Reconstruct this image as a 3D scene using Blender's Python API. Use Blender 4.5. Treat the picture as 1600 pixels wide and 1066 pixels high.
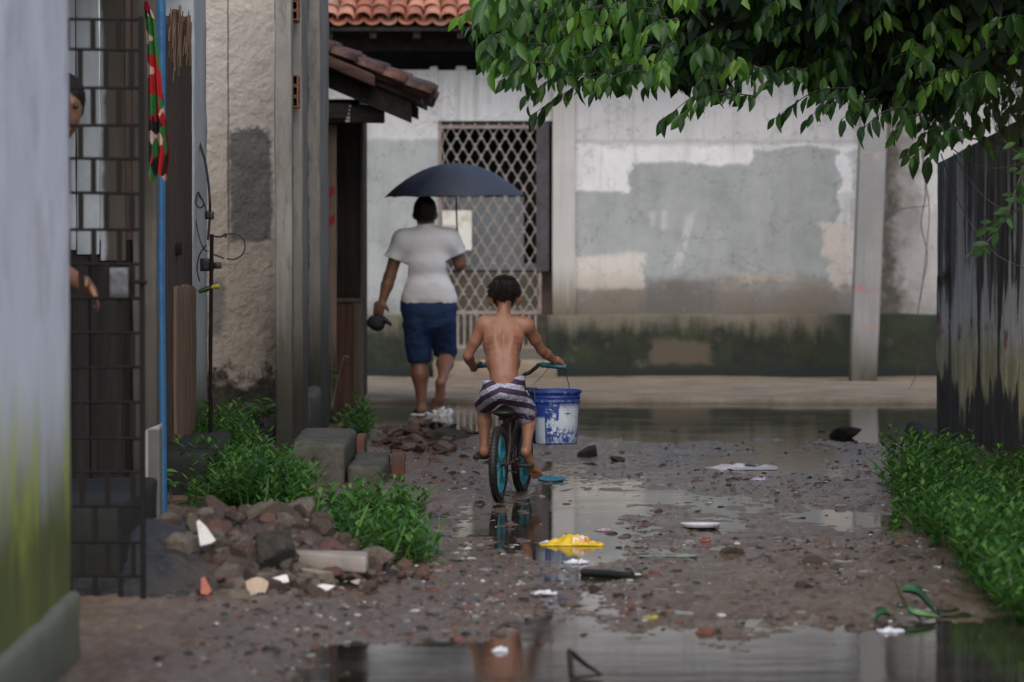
import bpy, math, random
import numpy as np
R = math.radians
random.seed(7)
RNG = np.random.default_rng(11)
for o in list(bpy.data.objects):
    bpy.data.objects.remove(o)
SC = bpy.context.scene
COL = SC.collection

# ------------------------------------------------------------------ camera, sky, sun, exposure
EYE = 1.72
FPX = 6000.0
PITCH = math.atan(226.0 / FPX)
cam_data = bpy.data.cameras.new('camera')
cam = bpy.data.objects.new('camera', cam_data)
COL.objects.link(cam)
cam.location = (0, 0, EYE)
cam.rotation_euler = (R(90) - PITCH, 0, 0)
cam_data.sensor_width = 36.0
cam_data.lens = 135.0
cam_data.clip_start = 0.5
cam_data.clip_end = 2000
cam_data.dof.use_dof = True
cam_data.dof.focus_distance = 21.9
cam_data.dof.aperture_fstop = 3.0
SC.camera = cam

SUN_EL, SUN_ROT = 45.0, 178.0          # sun rotation: clockwise from +Y (178 = behind the camera)
world = bpy.data.worlds.new('World')
SC.world = world
world.use_nodes = True
wn = world.node_tree
wn.nodes.clear()
sky = wn.nodes.new('ShaderNodeTexSky')
sky.sky_type = 'NISHITA'
sky.sun_disc = False
sky.sun_elevation = R(SUN_EL)
sky.sun_rotation = R(SUN_ROT)
sky.air_density = 1.0
sky.dust_density = 2.6
sky.ozone_density = 1.0
bg = wn.nodes.new('ShaderNodeBackground')
bg.inputs['Strength'].default_value = 0.14
wo = wn.nodes.new('ShaderNodeOutputWorld')
wn.links.new(sky.outputs[0], bg.inputs[0])
wn.links.new(bg.outputs[0], wo.inputs[0])

sun_data = bpy.data.lights.new('sun', 'SUN')
sun_data.energy = 1.5
sun_data.angle = R(110)
sun_data.color = (1.0, 0.97, 0.94)
sun = bpy.data.objects.new('sun', sun_data)
COL.objects.link(sun)
sun.location = (0, -5, 12)
sun.rotation_euler = (R(90 - SUN_EL), 0, R(180 - SUN_ROT))

vs = SC.view_settings
vs.view_transform = 'Standard'
vs.look = 'None'
vs.gamma = 1.0
vs.use_curve_mapping = False
vs.exposure = 0.24
SC.cycles.max_bounces = 8
SC.cycles.transparent_max_bounces = 8

# ------------------------------------------------------------------ coordinates
def W(x, y, d):
    """point of the place at distance d along the street seen at photo position (x, y)"""
    u = (x - 800) / FPX
    v = (533 - y) / FPX
    c, s = math.cos(PITCH), math.sin(PITCH)
    f = c + v * s
    return np.array([u * d / f, d, EYE + (-s + v * c) * d / f])

def WG(x, y, z=0.0):
    """point at height z seen at (x, y)"""
    v = (533 - y) / FPX
    c, s = math.cos(PITCH), math.sin(PITCH)
    d = (z - EYE) / (-s + v * c) * (c + v * s)
    return W(x, y, d)

# ------------------------------------------------------------------ numpy noise
def _hash(ix, iy, iz, seed):
    h = (ix.astype(np.int64) * 374761393 + iy.astype(np.int64) * 668265263 + iz.astype(np.int64) * 2147483647 + seed * 974711) & 0xffffffff
    h = ((h ^ (h >> 13)) * 1274126177) & 0xffffffff
    h = ((h ^ (h >> 16)) * 2246822519) & 0xffffffff
    return ((h ^ (h >> 15)) & 0xffff) / 65535.0 * 2 - 1

def vnoise(P, seed=0):
    P = np.asarray(P, float)
    i = np.floor(P).astype(np.int64)
    f = P - i
    f = f * f * f * (f * (f * 6 - 15) + 10)
    out = 0
    for dx in (0, 1):
        wx = f[:, 0] if dx else 1 - f[:, 0]
        for dy in (0, 1):
            wy = f[:, 1] if dy else 1 - f[:, 1]
            for dz in (0, 1):
                wz = f[:, 2] if dz else 1 - f[:, 2]
                out = out + wx * wy * wz * _hash(i[:, 0] + dx, i[:, 1] + dy, i[:, 2] + dz, seed)
    return out

def fbm(P, octv=4, seed=0, gain=0.5):
    P = np.asarray(P, float)
    a, t, o = 1.0, 0.0, 0.0
    for k in range(octv):
        o = o + a * vnoise(P * (2.03 ** k) + 17.3 * k, seed + k)
        t += a
        a *= gain
    return o / t

def sstep(a, b, x):
    t = np.clip((np.asarray(x, float) - a) / (b - a), 0, 1)
    return t * t * (3 - 2 * t)

# ------------------------------------------------------------------ mesh building
class MB:
    def __init__(s):
        s.v, s.f, s.m, s.sm, s.n = [], [], [], [], 0
    def raw(s, v, f, mi=0, smooth=False):
        v = np.asarray(v, float).reshape(-1, 3)
        s.v.append(v)
        if isinstance(f, np.ndarray):
            s.f += (f + s.n).tolist()
        else:
            s.f += [[i + s.n for i in q] for q in f]
        s.m += [mi] * len(f)
        s.sm += [smooth] * len(f)
        s.n += len(v)
        return s
    def box(s, lo, hi, mi=0, rot=None, c=None):
        x0, y0, z0 = lo
        x1, y1, z1 = hi
        v = np.array([[x0, y0, z0], [x1, y0, z0], [x1, y1, z0], [x0, y1, z0], [x0, y0, z1], [x1, y0, z1], [x1, y1, z1], [x0, y1, z1]], float)
        if rot is not None:
            cc = v.mean(0) if c is None else np.array(c)
            v = (v - cc) @ np.array(rot).T + cc
        return s.raw(v, [[0, 3, 2, 1], [4, 5, 6, 7], [0, 1, 5, 4], [1, 2, 6, 5], [2, 3, 7, 6], [3, 0, 4, 7]], mi)
    def rbox(s, lo, hi, cell=0.05, r=0.012, amp=0.004, fr=9.0, seed=1, mi=0, lean=None):
        """box with worn round edges and an uneven surface"""
        lo, hi = np.array(lo, float), np.array(hi, float)
        n = np.maximum(2, np.minimum(90, np.ceil((hi - lo) / cell).astype(int) + 2))
        ax = []
        for k in range(3):
            a = np.linspace(lo[k] + r, hi[k] - r, n[k] - 1)
            ax.append(np.concatenate([[lo[k]], a, [hi[k]]]) if r > 0 else np.linspace(lo[k], hi[k], n[k] + 1))
        V, Fc, off = [], [], 0
        for k in range(3):
            i, j = (k + 1) % 3, (k + 2) % 3
            A, B = np.meshgrid(ax[i], ax[j], indexing='ij')
            na, nb = A.shape
            idx = np.arange(na * nb).reshape(na, nb)
            q = np.stack([idx[:-1, :-1], idx[1:, :-1], idx[1:, 1:], idx[:-1, 1:]], -1).reshape(-1, 4)
            for side in (0, 1):
                P = np.zeros((na * nb, 3))
                P[:, i], P[:, j] = A.ravel(), B.ravel()
                P[:, k] = (lo, hi)[side][k]
                V.append(P)
                Fc.append((q if side else q[:, ::-1]) + off)
                off += na * nb
        V = np.concatenate(V)
        Fc = np.concatenate(Fc)
        key = np.round(V * 1e5).astype(np.int64)
        _, first, inv = np.unique(key, axis=0, return_index=True, return_inverse=True)
        inv = inv.ravel()
        V = V[first]
        Fc = inv[Fc]
        inner = np.clip(V, lo + r, hi - r)
        dlt = V - inner
        L = np.linalg.norm(dlt, axis=1, keepdims=True)
        Nn = np.where(L > 1e-9, dlt / np.maximum(L, 1e-9), 0)
        V = inner + Nn * min(r, 1e9) if r > 0 else V
        if amp:
            V = V + Nn * (fbm(V * fr, 4, seed)[:, None] * amp)
            V = V + amp * 0.6 * np.stack([fbm(V * fr * .4 + 31 * k, 2, seed + k) for k in range(3)], 1)
        if lean is not None:
            V = lean(V)
        return s.raw(V, Fc, mi, True)
    def tube(s, pts, rad, seg=8, mi=0, caps=True, flat=1.0):
        P = np.array(pts, float)
        n = len(P)
        rad = np.full(n, rad, float) if np.isscalar(rad) else np.array(rad, float)
        T = np.zeros_like(P)
        T[1:-1] = P[2:] - P[:-2]
        T[0], T[-1] = P[1] - P[0], P[-1] - P[-2]
        T /= np.linalg.norm(T, axis=1, keepdims=True) + 1e-12
        up = np.array([0, 0, 1.0]) if abs(T[0][2]) < .9 else np.array([1.0, 0, 0])
        V = []
        for k in range(n):
            a = up - T[k] * up.dot(T[k])
            a /= np.linalg.norm(a) + 1e-12
            b = np.cross(T[k], a)
            up = a
            for j in range(seg):
                t = 2 * math.pi * j / seg
                V.append(P[k] + rad[k] * (math.cos(t) * a * flat + math.sin(t) * b))
        Fc = []
        for k in range(n - 1):
            for j in range(seg):
                j2 = (j + 1) % seg
                Fc.append([k * seg + j, k * seg + j2, (k + 1) * seg + j2, (k + 1) * seg + j])
        s.raw(V, Fc, mi, True)
        if caps:
            s.raw(V[:seg], [list(range(seg))[::-1]], mi)
            s.raw(V[-seg:], [list(range(seg))], mi)
        return s
    def lathe(s, prof, c, seg=32, mi=0, M=None):
        prof = np.array(prof, float)
        n = len(prof)
        t = np.linspace(0, 2 * math.pi, seg, endpoint=False)
        V = np.stack([prof[:, 0][:, None] * np.cos(t), prof[:, 0][:, None] * np.sin(t), np.repeat(prof[:, 1][:, None], seg, 1)], -1).reshape(-1, 3)
        if M is not None:
            V = V @ np.array(M).T
        V = V + np.array(c)
        idx = np.arange(n * seg).reshape(n, seg)
        nx = np.roll(idx, -1, 1)
        q = np.stack([idx[:-1], nx[:-1], nx[1:], idx[1:]], -1).reshape(-1, 4)
        return s.raw(V, q, mi, True)
    def torus(s, c, Rr, r, ax, seg=48, ts=10, mi=0, sq=1.0):
        ax = np.array(ax, float)
        ax /= np.linalg.norm(ax)
        a = np.cross(ax, [0, 0, 1.0])
        if np.linalg.norm(a) < 1e-3:
            a = np.array([1.0, 0, 0])
        a /= np.linalg.norm(a)
        b = np.cross(ax, a)
        t = np.linspace(0, 2 * math.pi, seg, endpoint=False)
        p = np.linspace(0, 2 * math.pi, ts, endpoint=False)
        d = np.cos(t)[:, None] * a + np.sin(t)[:, None] * b
        V = (np.array(c) + (Rr + r * np.cos(p))[None, :, None] * d[:, None, :] + (sq * r * np.sin(p))[None, :, None] * ax).reshape(-1, 3)
        idx = np.arange(seg * ts).reshape(seg, ts)
        q = np.stack([idx, np.roll(idx, -1, 0), np.roll(np.roll(idx, -1, 0), -1, 1), np.roll(idx, -1, 1)], -1).reshape(-1, 4)
        return s.raw(V, q, mi, True)
    def grid(s, fn, nu, nv, mi=0, smooth=True, flip=False):
        u, v = np.meshgrid(np.linspace(0, 1, nu), np.linspace(0, 1, nv), indexing='ij')
        P = fn(u.ravel(), v.ravel())
        idx = np.arange(nu * nv).reshape(nu, nv)
        q = np.stack([idx[:-1, :-1], idx[1:, :-1], idx[1:, 1:], idx[:-1, 1:]], -1).reshape(-1, 4)
        return s.raw(P, q[:, ::-1] if flip else q, mi, smooth)
    def prism(s, poly, axis, a0, a1, mi=0):
        """polygon (2D) extruded along an axis; poly in the other two axes, in order"""
        poly = np.array(poly, float)
        n = len(poly)
        V = np.zeros((2 * n, 3))
        o = [k for k in range(3) if k != axis]
        for h, a in ((0, a0), (1, a1)):
            V[h * n:(h + 1) * n, o[0]] = poly[:, 0]
            V[h * n:(h + 1) * n, o[1]] = poly[:, 1]
            V[h * n:(h + 1) * n, axis] = a
        Fc = [list(range(n))[::-1], list(range(n, 2 * n))] + [[k, (k + 1) % n, n + (k + 1) % n, n + k] for k in range(n)]
        return s.raw(V, Fc, mi)

def wloc(o):
    p = np.zeros(3)
    while o is not None:
        p += np.array(o.location)
        o = o.parent
    return p

def mesh(name, mb, mats, parent=None, base=True):
    """links the collected shapes as ONE mesh object (world coordinates in, own origin at the base)"""
    V = np.concatenate(mb.v)
    if parent is not None:
        org = wloc(parent)
        loc = np.zeros(3)
    elif base:
        lo, hi = V.min(0), V.max(0)
        org = np.array([(lo[0] + hi[0]) / 2, (lo[1] + hi[1]) / 2, lo[2]])
        loc = org
    else:
        org = loc = np.zeros(3)
    me = bpy.data.meshes.new(name)
    me.from_pydata((V - org).tolist(), [], mb.f)
    mats = mats if isinstance(mats, (list, tuple)) else [mats]
    for m in mats:
        me.materials.append(m)
    me.polygons.foreach_set('material_index', mb.m)
    me.polygons.foreach_set('use_smooth', mb.sm)
    me.update()
    o = bpy.data.objects.new(name, me)
    COL.objects.link(o)
    o.location = loc
    if parent is not None:
        o.parent = parent
    return o

def tag(o, label=None, cat=None, group=None, kind=None):
    if label: o['label'] = label
    if cat: o['category'] = cat
    if group: o['group'] = group
    if kind: o['kind'] = kind
    return o

def thing(name, label, cat, loc, group=None):
    o = bpy.data.objects.new(name, None)
    o.empty_display_size = 0.1
    COL.objects.link(o)
    o.location = tuple(loc)
    return tag(o, label, cat, group)

# ------------------------------------------------------------------ soft bodies: distance fields turned into one continuous surface
def rotm(ex=0, ey=0, ez=0):
    cx, sx, cy, sy, cz, sz = math.cos(R(ex)), math.sin(R(ex)), math.cos(R(ey)), math.sin(R(ey)), math.cos(R(ez)), math.sin(R(ez))
    return np.array([[cz, -sz, 0], [sz, cz, 0], [0, 0, 1]]) @ np.array([[cy, 0, sy], [0, 1, 0], [-sy, 0, cy]]) @ np.array([[1, 0, 0], [0, cx, -sx], [0, sx, cx]])

def cone(p0, r0, p1, r1, k=0.02, sx=1.0):
    return ('c', np.array(p0, float), r0, np.array(p1, float), r1, k)

def ell(c, rad, k=0.02, rot=None):
    return ('e', np.array(c, float), np.array(rad, float), rot, k)

def soft(prims, h):
    lo = np.min([np.minimum(p[1] - np.max(p[2]), (p[3] - p[4]) if p[0] == 'c' else p[1] - np.max(p[2])) for p in prims], 0) - 4 * h
    hi = np.max([np.maximum(p[1] + np.max(p[2]), (p[3] + p[4]) if p[0] == 'c' else p[1] + np.max(p[2])) for p in prims], 0) + 4 * h
    n = np.ceil((hi - lo) / h).astype(int) + 1
    vol = np.full(n, 1.0)
    ax = [lo[k] + h * np.arange(n[k]) for k in range(3)]
    for p in prims:
        k = p[5] if p[0] == 'c' else p[4]
        m = k + 3 * h
        if p[0] == 'c':
            a = np.minimum(p[1] - p[2], p[3] - p[4]) - m
            b = np.maximum(p[1] + p[2], p[3] + p[4]) + m
        else:
            a, b = p[1] - p[2].max() - m, p[1] + p[2].max() + m
        i0 = np.maximum(0, np.floor((a - lo) / h).astype(int))
        i1 = np.minimum(n, np.ceil((b - lo) / h).astype(int) + 1)
        sl = tuple(slice(i0[q], i1[q]) for q in range(3))
        X, Y, Z = np.meshgrid(ax[0][sl[0]], ax[1][sl[1]], ax[2][sl[2]], indexing='ij')
        P = np.stack([X, Y, Z], -1)
        if p[0] == 'c':
            ba = p[3] - p[1]
            t = np.clip(((P - p[1]) @ ba) / max(ba @ ba, 1e-12), 0, 1)
            d = np.linalg.norm(P - p[1] - t[..., None] * ba, axis=-1) - (p[2] + (p[4] - p[2]) * t)
        else:
            q = P - p[1]
            if p[3] is not None:
                q = q @ p[3]
            k0 = np.linalg.norm(q / p[2], axis=-1)
            k1 = np.linalg.norm(q / p[2] ** 2, axis=-1)
            d = k0 * (k0 - 1) / np.maximum(k1, 1e-9)
        o = vol[sl]
        hh = np.maximum(k - np.abs(o - d), 0) / k
        vol[sl] = np.minimum(o, d) - hh * hh * k * 0.25
    return surface_nets(vol, lo, h)

def surface_nets(vol, lo, h):
    n = np.array(vol.shape)
    ins = vol < 0
    acc = np.zeros(tuple(n - 1) + (3,))
    cnt = np.zeros(tuple(n - 1))
    corners = [(0, 0, 0), (1, 0, 0), (0, 1, 0), (1, 1, 0), (0, 0, 1), (1, 0, 1), (0, 1, 1), (1, 1, 1)]
    def at(A, c):
        return A[c[0]:n[0] - 1 + c[0], c[1]:n[1] - 1 + c[1], c[2]:n[2] - 1 + c[2]]
    for a in range(8):
        for b in range(a + 1, 8):
            df = np.abs(np.array(corners[a]) - np.array(corners[b])).sum()
            if df != 1:
                continue
            va, vb = at(vol, corners[a]), at(vol, corners[b])
            cr = (va < 0) != (vb < 0)
            t = np.where(cr, va / np.where(cr, va - vb, 1), 0)
            pa, pb = np.array(corners[a], float), np.array(corners[b], float)
            acc += np.where(cr[..., None], pa + t[..., None] * (pb - pa), 0)
            cnt += cr
    act = cnt > 0
    ids = -np.ones(act.shape, int)
    ids[act] = np.arange(act.sum())
    I = np.argwhere(act)
    V = lo + h * (I + acc[act] / cnt[act][:, None])
    Fc = []
    for k in range(3):
        i, j = (k + 1) % 3, (k + 2) % 3
        a = np.moveaxis(ins, (k, i, j), (0, 1, 2))
        d = np.moveaxis(ids, (k, i, j), (0, 1, 2))
        e0, e1 = a[:-1, 1:-1, 1:-1], a[1:, 1:-1, 1:-1]
        for sgn, msk in ((0, e0 & ~e1), (1, ~e0 & e1)):
            q = np.argwhere(msk)
            if not len(q):
                continue
            x, y, z = q[:, 0], q[:, 1] + 1, q[:, 2] + 1
            f = np.stack([d[x, y - 1, z - 1], d[x, y, z - 1], d[x, y, z], d[x, y - 1, z]], 1)
            Fc.append(f if sgn == 0 else f[:, ::-1])
    Fc = np.concatenate(Fc)
    # one light smoothing pass
    for _ in range(2):
        s_, c_ = np.zeros_like(V), np.zeros(len(V))
        for q in range(4):
            np.add.at(s_, Fc[:, q], V[Fc[:, (q + 1) % 4]])
            np.add.at(c_, Fc[:, q], 1)
            np.add.at(s_, Fc[:, (q + 1) % 4], V[Fc[:, q]])
            np.add.at(c_, Fc[:, (q + 1) % 4], 1)
        V = V * 0.55 + 0.45 * s_ / np.maximum(c_, 1)[:, None]
    return V, Fc

def vnormals(V, Fc):
    N = np.zeros_like(V)
    fn = np.cross(V[Fc[:, 2]] - V[Fc[:, 0]], V[Fc[:, 3]] - V[Fc[:, 1]])
    for q in range(4):
        np.add.at(N, Fc[:, q], fn)
    return N / (np.linalg.norm(N, axis=1, keepdims=True) + 1e-12)

# ------------------------------------------------------------------ leaves
def leaf_shape(L=1.0, wd=0.36, fold=0.12, droop=0.18):
    t = np.array([0, .12, .32, .55, .78, .93, 1.0])
    w = np.array([.04, .45, .92, 1.0, .62, .22, .02]) * wd / 2
    V = []
    for a, b in zip(t, w):
        z = -droop * a * a
        V += [[-b, a * L, z + fold * b], [0, a * L, z - fold * .6 * b], [b, a * L, z + fold * b]]
    Fc = []
    for k in range(len(t) - 1):
        for c in (0, 1):
            Fc.append([3 * k + c, 3 * k + c + 1, 3 * k + 3 + c + 1, 3 * k + 3 + c])
    return np.array(V), np.array(Fc)

def leaf_small(wd=0.34, fold=.1, droop=.2):
    t = np.array([0, .3, .65, 1.0])
    w = np.array([.06, .9, .8, .03]) * wd / 2
    V = []
    for a, b in zip(t, w):
        V += [[-b, a, -droop * a * a + fold * b], [b, a, -droop * a * a - fold * b]]
    Fc = [[2 * k, 2 * k + 1, 2 * k + 3, 2 * k + 2] for k in range(3)]
    return np.array(V), np.array(Fc)

def frames(dirv, nrm):
    """rotation matrices whose local y is dirv and local z is near nrm"""
    y = dirv / (np.linalg.norm(dirv, axis=1, keepdims=True) + 1e-12)
    x = np.cross(y, nrm)
    x /= np.linalg.norm(x, axis=1, keepdims=True) + 1e-12
    z = np.cross(x, y)
    return np.stack([x, y, z], -1)

def scatter(mb, tmpl, pos, rot, sc, mi=0, smooth=True):
    V, Fc = tmpl
    n = len(pos)
    P = np.einsum('nij,kj->nki', rot, V) * np.asarray(sc)[:, None, None] + pos[:, None, :]
    Q = Fc[None] + (np.arange(n) * len(V))[:, None, None]
    mb.raw(P.reshape(-1, 3), Q.reshape(-1, Fc.shape[1]), mi, smooth)

# ------------------------------------------------------------------ materials
class G:
    def __init__(s, name):
        s.mat = bpy.data.materials.new(name)
        s.mat.use_nodes = True
        s.t = s.mat.node_tree
        s.b = s.t.nodes['Principled BSDF']
        s.out = s.t.nodes['Material Output']
        s._p = None
    def set(s, sock, val):
        if isinstance(val, bpy.types.NodeSocket):
            s.t.links.new(val, sock)
        elif isinstance(val, (tuple, list)) and len(val) == 3 and sock.type == 'RGBA':
            sock.default_value = (*val, 1)
        else:
            sock.default_value = val
    def node(s, typ, ins=None, **props):
        n = s.t.nodes.new(typ)
        for k, v in props.items():
            setattr(n, k, v)
        for k, v in (ins or {}).items():
            s.set(n.inputs[k], v)
        return n
    def m(s, op, a, b=0.0, c=0.0, clamp=False):
        n = s.node('ShaderNodeMath', {0: a, 1: b, 2: c}, operation=op)
        n.use_clamp = clamp
        return n.outputs[0]
    def add(s, *a):
        r = a[0]
        for q in a[1:]:
            r = s.m('ADD', r, q)
        return r
    def mul(s, *a):
        r = a[0]
        for q in a[1:]:
            r = s.m('MULTIPLY', r, q)
        return r
    def pos(s, obj=False):
        if s._p is None:
            src = s.node('ShaderNodeTexCoord').outputs['Object'] if obj else s.node('ShaderNodeNewGeometry').outputs['Position']
            x = s.node('ShaderNodeSeparateXYZ', {0: src})
            s._p = (src, x.outputs[0], x.outputs[1], x.outputs[2])
        return s._p
    def scaled(s, sx, sy, sz, src=None):
        return s.node('ShaderNodeMapping', {'Vector': src or s.pos()[0], 'Scale': (sx, sy, sz)}).outputs[0]
    def noise(s, scale, detail=5, rough=.6, dist=0.0, vec=None, color=False):
        n = s.node('ShaderNodeTexNoise', {'Vector': vec or s.pos()[0], 'Scale': scale, 'Detail': detail, 'Roughness': rough, 'Distortion': dist})
        return n.outputs[1 if color else 0]
    def vor(s, scale, vec=None, feature='F1', out=0, rnd=1.0):
        n = s.node('ShaderNodeTexVoronoi', {'Vector': vec or s.pos()[0], 'Scale': scale, 'Randomness': rnd}, feature=feature)
        return n.outputs[out]
    def mr(s, v, a, b, lo=0.0, hi=1.0):
        return s.node('ShaderNodeMapRange', {0: v, 1: a, 2: b, 3: lo, 4: hi}, interpolation_type='SMOOTHSTEP').outputs[0]
    def ramp(s, fac, stops):
        n = s.node('ShaderNodeValToRGB', {0: fac})
        e = n.color_ramp.elements
        while len(e) < len(stops):
            e.new(0.5)
        for q, (p, c) in zip(e, stops):
            q.position = p
            q.color = (*c, 1)
        return n.outputs[0]
    def mix(s, fac, a, b, mode='MIX'):
        n = s.node('ShaderNodeMix', data_type='RGBA', blend_type=mode)
        s.set(n.inputs[0], fac)
        s.set(n.inputs[6], a)
        s.set(n.inputs[7], b)
        return n.outputs[2]
    def boxm(s, a, b, a0, a1, b0, b1, soft):
        """soft box mask over coordinates a, b"""
        r = s.mul(s.mr(a, a0 - soft, a0 + soft), s.mr(a, a1 - soft, a1 + soft, 1, 0))
        return s.mul(r, s.mr(b, b0 - soft, b0 + soft), s.mr(b, b1 - soft, b1 + soft, 1, 0))
    def bump(s, h, strength=0.5, dist=0.01, prev=None):
        ins = {'Height': h, 'Strength': strength, 'Distance': dist}
        if prev is not None:
            ins['Normal'] = prev
        return s.node('ShaderNodeBump', ins).outputs[0]
    def done(s, col=None, rough=None, normal=None, **kw):
        if col is not None: s.set(s.b.inputs['Base Color'], col)
        if rough is not None: s.set(s.b.inputs['Roughness'], rough)
        if normal is not None: s.set(s.b.inputs['Normal'], normal)
        for k, v in kw.items():
            s.set(s.b.inputs[k.replace('_', ' ')], v)
        return s.mat

def simple(name, c0, c1=None, rough=0.6, scale=20, bump=0.15, dist=0.004, metal=0.0, obj=True, spec=0.5):
    """one material with uneven colour, uneven gloss and a little relief"""
    g = G(name)
    g.pos(obj)
    c1 = c1 or tuple(x * .6 for x in c0)
    n = g.noise(scale, 6, .65)
    col = g.mix(g.mr(n, .3, .7), c0, c1)
    col = g.mix(g.mul(g.mr(g.noise(scale * 5, 3), .45, .75), .4), col, tuple(x * .5 for x in c1))
    return g.done(col, g.mr(n, .2, .8, max(.03, rough - .12), min(1, rough + .12)), g.bump(g.noise(scale * 3, 5), bump, dist), Metallic=metal, Specular_IOR_Level=spec)

def leafmat(name, c0, c1, c2, rough=.35, trans=.3):
    g = G(name)
    rnd = g.node('ShaderNodeNewGeometry').outputs['Random Per Island']
    big = g.noise(1.3, 2)
    f = g.add(g.mul(rnd, .7), g.mul(big, .35))
    col = g.ramp(f, [(0.12, c0), (.5, c1), (.92, c2)])
    g.done(col, rough, Specular_IOR_Level=.4)
    tr = g.node('ShaderNodeBsdfTranslucent', {'Color': g.mix(.5, col, (c2[0] * 1.3, c2[1] * 1.3, c2[2]))})
    mx = g.node('ShaderNodeMixShader', {0: trans, 1: g.b.outputs[0], 2: tr.outputs[0]})
    g.t.links.new(mx.outputs[0], g.out.inputs[0])
    return g.mat
# ------------------------------------------------------------------ setting: ground, pavement, water
HD = 35.8                                            # distance of the house front
def ground_h(X, Y):
    X, Y = np.asarray(X, float), np.asarray(Y, float)
    P = np.stack([X, Y, np.zeros_like(X)], -1).reshape(-1, 3)
    n1 = fbm(P * [1.1, .45, 1], 3, 3).reshape(X.shape)
    n2 = fbm(P * [4.5, 2.2, 1], 4, 9, .6).reshape(X.shape)
    n3 = fbm(P * [16, 9, 1], 3, 21, .6).reshape(X.shape)
    h = 0.0155 + .020 * n1 + .016 * n2 + .014 * n3 + .004 * fbm(P * [34, 20, 1], 2, 57).reshape(X.shape)
    wob = .35 * n1
    # shallow film down the middle of the alley
    mid = sstep(-.15, .25, X + wob * .5) * sstep(2.4, 1.7, X + wob) * sstep(27.5, 25.5, Y)
    h -= .012 * mid + .006 * np.abs(n3) * mid
    # the wheel track that holds water behind the bicycle
    h -= .012 * sstep(-.42, -.2, X + wob * .3) * sstep(.75, .45, X + wob * .4) * sstep(17.9, 18.6, Y) * sstep(22.6, 21.6, Y)
    # puddle at the near end
    h -= .034 * sstep(16.2, 14.2, Y + .5 * n2 - .5 * sstep(1.2, 2.4, X) + wob) * sstep(-1.15, -.65, X + wob * .6)
    # the wide puddle before the house
    h -= .075 * sstep(26.5, 27.9, Y + wob * 2 - .8 * sstep(1.2, .2, X)) * sstep(-1.3, -.4, X + wob)
    h -= .045 * sstep(28.6, 29.5, Y) * sstep(-.1, -.9, X)
    # earth banked along the left houses and under the right bed
    h += .035 * sstep(-.5, -1.1, X + wob * .6) * sstep(28.4, 27.5, Y)
    h += .030 * sstep(2.0, 2.7, X + wob * .5) * sstep(26.6, 25.5, Y) * sstep(15.2, 16.5, Y)
    h += .020 * sstep(.1, -.5, X + wob) * sstep(17.8, 16.8, Y) * sstep(14.3, 15.2, Y)
    return h

def ground_mesh():
    xs = np.concatenate([[-300, -80, -20, -6], np.linspace(-3, 4.2, 440), [7, 20, 80, 300]])
    t = np.linspace(0, 1, 430)
    ys = np.concatenate([[-300, -60, 0, 6, 9], 11 * (37.0 / 11) ** t, [45, 60, 120, 500]])
    Xg, Yg = np.meshgrid(xs, ys, indexing='ij')
    Z = ground_h(Xg, Yg)
    far = (Xg < -4) | (Xg > 5) | (Yg < 9.5) | (Yg > 40)
    Z = np.where(far, 0.0, Z)
    mb = MB()
    idx = np.arange(Xg.size).reshape(Xg.shape)
    q = np.stack([idx[:-1, :-1], idx[1:, :-1], idx[1:, 1:], idx[:-1, 1:]], -1).reshape(-1, 4)
    mb.raw(np.stack([Xg, Yg, Z], -1).reshape(-1, 3), q, 0, True)
    return mb

def mat_mud():
    g = G('wet mud')
    src, x, y, z = g.pos()
    n = g.noise(2.2, 6, .65)
    f = g.noise(14, 6, .7)
    v = g.noise(60, 4, .7)
    col = g.ramp(n, [(.25, (.092, .063, .040)), (.5, (.155, .110, .073)), (.75, (.215, .160, .112))])
    col = g.mix(g.mul(g.mr(f, .45, .75), .6), col, (.05, .038, .03))
    col = g.mix(g.mul(g.mr(v, .55, .72), .65), col, (.26, .22, .18))
    sp = g.noise(30, 5, .75, vec=g.scaled(1, .55, 1))
    col = g.mix(g.mul(g.mr(sp, .54, .66), .6), col, (.045, .034, .027))
    pb = g.vor(34, vec=g.scaled(1, .7, 1), out=1)
    pbs = g.node('ShaderNodeSeparateColor', {0: pb}).outputs[0]
    pbd = g.vor(34, vec=g.scaled(1, .7, 1))
    col = g.mix(g.mul(g.mr(pbs, .88, .91), g.mr(pbd, .36, .24), .6), col, g.mix(g.mr(pbs, .91, .97), (.05, .035, .028), (.30, .25, .20)))
    red = g.mul(g.mr(x, .3, -.7), g.mr(g.noise(9, 4, .7), .45, .62), .55)       # brick dust by the rubble
    col = g.mix(red, col, (.15, .082, .055))
    rough = g.mr(g.add(g.mul(n, .5), g.mul(f, .5), g.mul(z, -2.0)), .3, .62, .30, .07)
    rough = g.m('MAXIMUM', rough, g.mr(x, -.5, -1.3, .09, .42))
    nrm = g.bump(g.noise(38, 6, .7), .6, .013)
    nrm = g.bump(g.noise(130, 3, .6), .5, .004, nrm)
    return g.done(col, rough, nrm, Specular_IOR_Level=.5)
tag(mesh('ground', ground_mesh(), mat_mud(), base=False), kind='structure')

def mat_water():
    g = G('puddle water')
    nrm = g.bump(g.noise(3.0, 3, .5, vec=g.scaled(1.0, 2.2, 1)), .08, .01)
    nrm = g.bump(g.noise(26, 2, .5, vec=g.scaled(.5, 1.2, 1)), .09, .002, nrm)
    n = g.noise(1.6, 4)
    col = g.mix(g.mr(n, .3, .7), (.022, .019, .013), (.040, .034, .025))
    return g.done(col, g.mr(n, .35, .7, .03, .11), nrm, IOR=1.33, Specular_IOR_Level=.5)
mb = MB()
mb.grid(lambda u, v: np.stack([-2.4 + 6.6 * u, 9 + 23.4 * v, 0 * u], -1), 30, 60)
tag(mesh('water', mb, mat_water(), base=False), kind='structure')

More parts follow.
